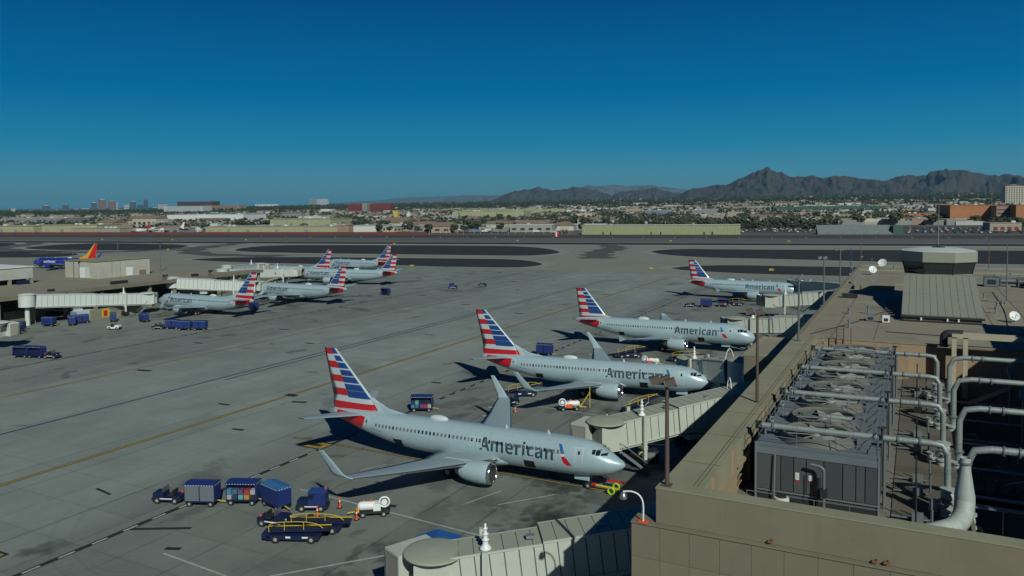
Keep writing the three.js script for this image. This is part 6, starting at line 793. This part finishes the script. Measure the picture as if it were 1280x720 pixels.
const palmCrown = (() => { const g = []; for (let k = 0; k < 16; k++) { const a = k / 16 * 6.283; for (let q = 0; q < 4; q++) { const b = new THREE.BoxGeometry(.62, .05, .42 - q * .07); b.rotateZ(.5 - q * .42 - (k % 3) * .15); b.translate(.35 + q * .5, 12 + .35 - q * q * .16 - (k % 3) * .2, 0); b.rotateY(a); g.push(clean(b)); } } return merge(g); })(), palmTrunk = merge([rod([0, 0, 0], [.15, 12, 0], .22, .14, 7)]);
const leafM = [[.035, .05, .025], [.05, .062, .03], [.028, .042, .024], [.06, .06, .032], [.04, .055, .035]].map((c) => mat(c, .95)), barkM = mat([.09, .065, .045], .95), leafWords = ['dark green', 'mid green', 'deep green', 'olive', 'grey green'];
function tree(x, z, s, k, palm, where, group) { const t = thing(palm ? 'palm_tree' : 'street_tree', palm ? `slim palm tree ${where}` : `${leafWords[k]} round crowned tree ${where}`, 'tree', [x, terrain(x, z), z], hash2(Math.round(x), Math.round(z)) * 6.28, group); part('trunk', palm ? palmTrunk : trunks[k], barkM, t); part('crown', palm ? palmCrown : crowns[k], leafM[k], t); t.scale.setScalar(s); return t; }
for (const [s, t, k] of [[-345, 772, 1.1], [-330, 768, .8], [-312, 774, 1.2], [-300, 770, 1], [-288, 772, 1.1], [-262, 780, 1.2], [-250, 776, 1], [-215, 790, 1.4], [-130, 800, 1.2], [-165, 830, .9]]) { const p = rw(s, t); tree(p[0], p[1], k, Math.round(t) % 5, false, 'standing in the row beside the brown yard', 'trees in the row beside the brown yard'); }
{ let made = 0, tries = 0; while (made < 250 && tries++ < 5000) { const az = rr(-64, 8.5) * D2R, r = 1 / rr(1 / 2600, 1 / 860), [x, z] = polar(az, r), tt = x * RN[0] + z * RN[1]; if (tt < 800 || blocked(x, z, 5) || (tt < 980 && x > -230 && x < 140)) continue; tree(x, z, rr(.8, 1.5), Math.floor(rnd() * 5), rnd() < .16, 'among the low buildings of the town', 'trees among the low buildings'); made++; } }
{ // the wooded town farther off reads as one mass
  const N = 21000, g = crowns[2], im = new THREE.InstancedMesh(crownGeo(3.6, 3.4, 9, 7), mat([1, 1, 1], .95), N), m = new THREE.Matrix4(), c = new THREE.Color(); let i = 0, tries = 0;
  while (i < N && tries++ < 160000) { const az = rr(-67, 10) * D2R, far = rnd(), r = far < .45 ? 1 / rr(1 / 3400, 1 / 880) : 1 / rr(1 / 9000, 1 / 2800), [x, z] = polar(az, r), tt = x * RN[0] + z * RN[1]; if (tt < 880 || blocked(x, z, 5) || fbm(x * .004, z * .004, 3, 12) < .36) continue; const s = rr(.8, 1.7) * (r > 3500 ? 1.7 : 1); m.makeRotationY(rnd() * 6.28).scale(V(s * 1.2, s, s * 1.2)).setPosition(x, terrain(x, z), z); im.setMatrixAt(i, m); const q = leafM[i % 5].color; c.copy(q).multiplyScalar(rr(.8, 1.25)); im.setColorAt(i, c); i++; }
  im.count = i; im.name = 'distant_trees'; im.userData = { kind: 'stuff', label: 'dark green mass of trees in the far town', category: 'trees' }; scene.add(im);
  const B = 4600, bm = new THREE.InstancedMesh(clean(new THREE.BoxGeometry(1, 1, 1).translate(0, .5, 0)), mat([1, 1, 1], .85), B); i = 0; tries = 0;
  while (i < B && tries++ < 30000) { const az = rr(-67, 10) * D2R, r = 1 / rr(1 / 9000, 1 / 1050), [x, z] = polar(az, r); if (blocked(x, z, 10) || x * RN[0] + z * RN[1] < 1010) continue; m.makeRotationY(turnR + rr(-.1, .1)).scale(V(rr(12, 40), rr(3.5, 8), rr(10, 24))).setPosition(x, terrain(x, z) - .5, z); bm.setMatrixAt(i, m); bm.setColorAt(i, c.copy(townPal[Math.floor(rnd() * 8)].color).multiplyScalar(.8)); i++; }
  bm.count = i; bm.name = 'distant_houses'; bm.userData = { kind: 'stuff', label: 'pale mass of small roofs in the far town', category: 'houses' }; scene.add(bm);
}
{ // car lots
  const carBody = merge([cbox(0, .62, 0, 4.4, .62, 1.8), cbox(-.2, 1.18, 0, 2.4, .56, 1.6)]), carGlass = merge([cbox(-.2, 1.2, 0, 2.44, .36, 1.64)]), wl = merge([[-1.4, .8], [1.4, .8], [-1.4, -.8], [1.4, -.8]].map(([x, z]) => clean(new THREE.CylinderGeometry(.33, .33, .22, 10).rotateX(Math.PI / 2).translate(x, .33, z))));
  const cm = [[.6, .6, .6], [.03, .035, .04], [.25, .27, .28], [.05, .12, .2], [.28, .04, .035], [.42, .42, .4], [.08, .14, .14]].map((c) => mat(c, .35)), cw = ['white', 'black', 'silver', 'blue', 'red', 'pale grey', 'dark teal']; const lot = mat([.06, .055, .052], .95);
  const spots = []; for (let r = 0; r < 9; r++) for (let k = 0; k < 13; k++) spots.push([rw(28 + 0, 0), -170 + k * 6.2 + r * 2 + rr(-.6, .6), -772 - r * 17 - k * 1.4, 'in the crowded lot behind the long ribbed shed end']); for (let r = 0; r < 7; r++) for (let k = 0; k < 17; k++) spots.push([0, -14 + k * 6.4 + rr(-.8, .8), -790 - r * 21 - k * 1.5, 'in the lot before the orange store']);
  for (const [, x, z, where] of spots) { if (rnd() < .22 || blocked(x, z, 3)) continue; const i = Math.floor(rnd() * 7), o = thing('parked_car', `${cw[i]} car parked ${where}`, 'car', [x, 0, z], turnR + (rnd() < .5 ? Math.PI / 2 : -Math.PI / 2) + rr(-.06, .06), 'cars parked beyond the runway'); part('body', carBody, cm[i], o); part('windows', carGlass, M.glass, o); part('wheels', wl, M.rubber, o).userData.kind = 'stuff'; }
  for (const p of [[[-205, -752], [-92, -779], [-92, -1000], [-215, -975]], [[-22, -778], [105, -808], [118, -1020], [-22, -985]]]) struct('parking_lot', [flat(p, -.06)], lot);
  for (const [x0, z0, x1, z1, c] of [[-440, -662, -300, -694, [.1, .075, .06]], [-440, -700, -230, -748, [.15, .125, .1]], [-700, -760, -300, -1000, [.17, .165, .155]]]) struct('service_yard', [flat([[x0, z0], [x1, z1], [x1 - 30, z1 - 70], [x0 - 20, z0 - 60]], -.09)], mat(c, .95, 0, { map: wallGrain }));
  // fence posts and street poles along the yards
  for (let k = 0; k < 40; k++) { const p = rw(-350 + k * 9, 748 + (k % 2) * 8), o = solo('yard_post', 'slim post with lamp in the yard beside the runway', 'post', [rod([0, 0, 0], [0, 4.4, 0], .13, .1, 6), cbox(.4, 4.4, 0, .9, .14, .3)], M.offwhite, 'yard posts beside the runway', [p[0], -.1, p[1]]); }
  for (const [s, t, h] of [[-470, 800, 22], [-235, 850, 24], [-215, 900, 26], [-180, 870, 20], [-100, 860, 22], [-60, 900, 24], [-30, 980, 24], [60, 900, 22], [110, 940, 24], [-560, 760, 18]]) { const p = rw(s, t), o = thing('street_pole', 'tall thin pole with lamp arms in the town', 'pole', [p[0], 0, p[1]], rr(0, 3), 'tall poles in the town'); part('pole', [rod([0, 0, 0], [0, h, 0], .35, .2, 8)], M.poleGrey, o); part('lamp_arm', [bar([-2, h - .3, 0], [2, h - .3, 0], .2, .2)], M.poleGrey, o); }
}
{ // trailers and containers standing in the yards
  const g = [[9, 3.6, 2.6], [12.5, 4, 2.6], [6.5, 3, 2.5]].map(([l, h, w]) => merge([cbox(0, 1.1 + (h - 1.1) / 2, 0, l, h - 1.1, w), cbox(0, .95, 0, l * .96, .28, w * .5)])), wg = merge([[-2.6, 1], [-2.6, -1], [-1.5, 1], [-1.5, -1], [2.4, 1], [2.4, -1]].map(([x, z]) => clean(new THREE.CylinderGeometry(.5, .5, .3, 10).rotateX(Math.PI / 2).translate(x, .5, z)))), cm = [[.55, .56, .54], [.4, .37, .3], [.12, .18, .25], [.3, .3, .28], [.3, .1, .07], [.5, .42, .22]].map((c) => mat(c, .7)), cw = ['white', 'sand', 'blue', 'grey', 'rust red', 'ochre'];
  let made = 0, tries = 0; while (made < 130 && tries++ < 2500) { const p = rw(rr(-720, -150), rr(765, 1000)); if (blocked(p[0], p[1], 6)) continue; const i = Math.floor(Math.pow(rnd(), 1.6) * 6), o = thing('box_trailer', `${cw[i]} box trailer parked in the yards beyond the runway`, 'trailer', [p[0], -.1, p[1]], turnR + pick([0, 0, Math.PI / 2, .2]), 'box trailers in the yards'); part('box', g[made % 3], cm[i], o); part('wheels', wg, M.rubber, o).userData.kind = 'stuff'; made++; }
}
// ---------- mountains ----------
function range(name, D, prof, depth, rgb, rough, skirt = -60) {
  const na = 420, nd = 56, pos = [], idx = [], az0 = prof[0][0], az1 = prof[prof.length - 1][0];
  const H = (a) => { let i = 0; while (i < prof.length - 2 && a > prof[i + 1][0]) i++; const p = prof[i], q = prof[i + 1], t = (a - p[0]) / (q[0] - p[0]), u = t * t * (3 - 2 * t); return p[1] + (q[1] - p[1]) * (.5 * t + .5 * u); };
  for (let j = 0; j <= nd; j++) for (let i = 0; i <= na; i++) {
    const a = az0 + (az1 - az0) * i / na, t = j / nd, r = D - depth * .72 + depth * t, ridge = t < .72 ? Math.pow(t / .72, 1.5) : 1 - (t - .72) / .28 * .9;
    const x = Math.sin(a * D2R) * r, z = -Math.cos(a * D2R) * r, n = 1 - Math.abs(2 * fbm(x / rough, z / rough, 5, 3) - 1), n2 = 1 - Math.abs(2 * fbm(x / rough * 3.2, z / rough * 3.2, 5, 9) - 1), edge = Math.sin(Math.PI * Math.min(1, t / .72) * .999);
    const h = H(a) * ridge * (1 + (t < .72 ? (n - .74) * 2.1 * edge : 0)) + (n2 - .8) * H(a) * .55 * (t > .05 ? 1 : 0) * (t < .68 ? 1 : .5); const lim = H(a) * (t < .7 ? r / D * .97 : 1.06); pos.push(x, j === 0 ? skirt : Math.max(Math.min(h, lim), skirt), z);
  }
  for (let j = 0; j < nd; j++) for (let i = 0; i < na; i++) { const a = j * (na + 1) + i, b = a + 1, c = a + na + 1, d = c + 1; idx.push(a, b, c, b, d, c); }
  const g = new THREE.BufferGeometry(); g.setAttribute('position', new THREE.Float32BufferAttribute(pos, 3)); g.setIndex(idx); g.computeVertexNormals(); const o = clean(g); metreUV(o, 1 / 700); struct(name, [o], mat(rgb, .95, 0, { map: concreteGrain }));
}
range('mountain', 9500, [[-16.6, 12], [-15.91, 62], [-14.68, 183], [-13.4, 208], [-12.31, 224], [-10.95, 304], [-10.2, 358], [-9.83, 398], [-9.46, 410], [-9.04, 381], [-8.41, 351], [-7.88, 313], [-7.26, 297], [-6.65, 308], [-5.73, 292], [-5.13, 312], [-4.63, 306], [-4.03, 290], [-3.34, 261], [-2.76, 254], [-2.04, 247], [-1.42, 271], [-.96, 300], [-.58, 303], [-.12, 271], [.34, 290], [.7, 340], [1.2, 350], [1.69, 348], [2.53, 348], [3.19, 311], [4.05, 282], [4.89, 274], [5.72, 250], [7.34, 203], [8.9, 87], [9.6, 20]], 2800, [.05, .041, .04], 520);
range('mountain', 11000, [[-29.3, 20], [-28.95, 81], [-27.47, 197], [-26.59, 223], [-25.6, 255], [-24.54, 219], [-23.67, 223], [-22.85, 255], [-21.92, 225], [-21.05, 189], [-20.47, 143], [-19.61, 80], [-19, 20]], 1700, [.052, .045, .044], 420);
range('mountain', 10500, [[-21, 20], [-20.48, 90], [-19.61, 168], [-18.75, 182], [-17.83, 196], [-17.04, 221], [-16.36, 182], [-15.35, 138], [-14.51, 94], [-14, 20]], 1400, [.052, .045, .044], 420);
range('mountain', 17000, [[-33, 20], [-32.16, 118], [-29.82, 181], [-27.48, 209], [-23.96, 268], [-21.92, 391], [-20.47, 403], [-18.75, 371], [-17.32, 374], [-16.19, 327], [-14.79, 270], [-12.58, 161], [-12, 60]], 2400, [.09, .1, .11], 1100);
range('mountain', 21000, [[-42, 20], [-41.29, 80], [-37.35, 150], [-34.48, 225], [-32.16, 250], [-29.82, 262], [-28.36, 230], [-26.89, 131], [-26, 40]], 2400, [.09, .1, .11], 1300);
renderer.render(scene, camera);
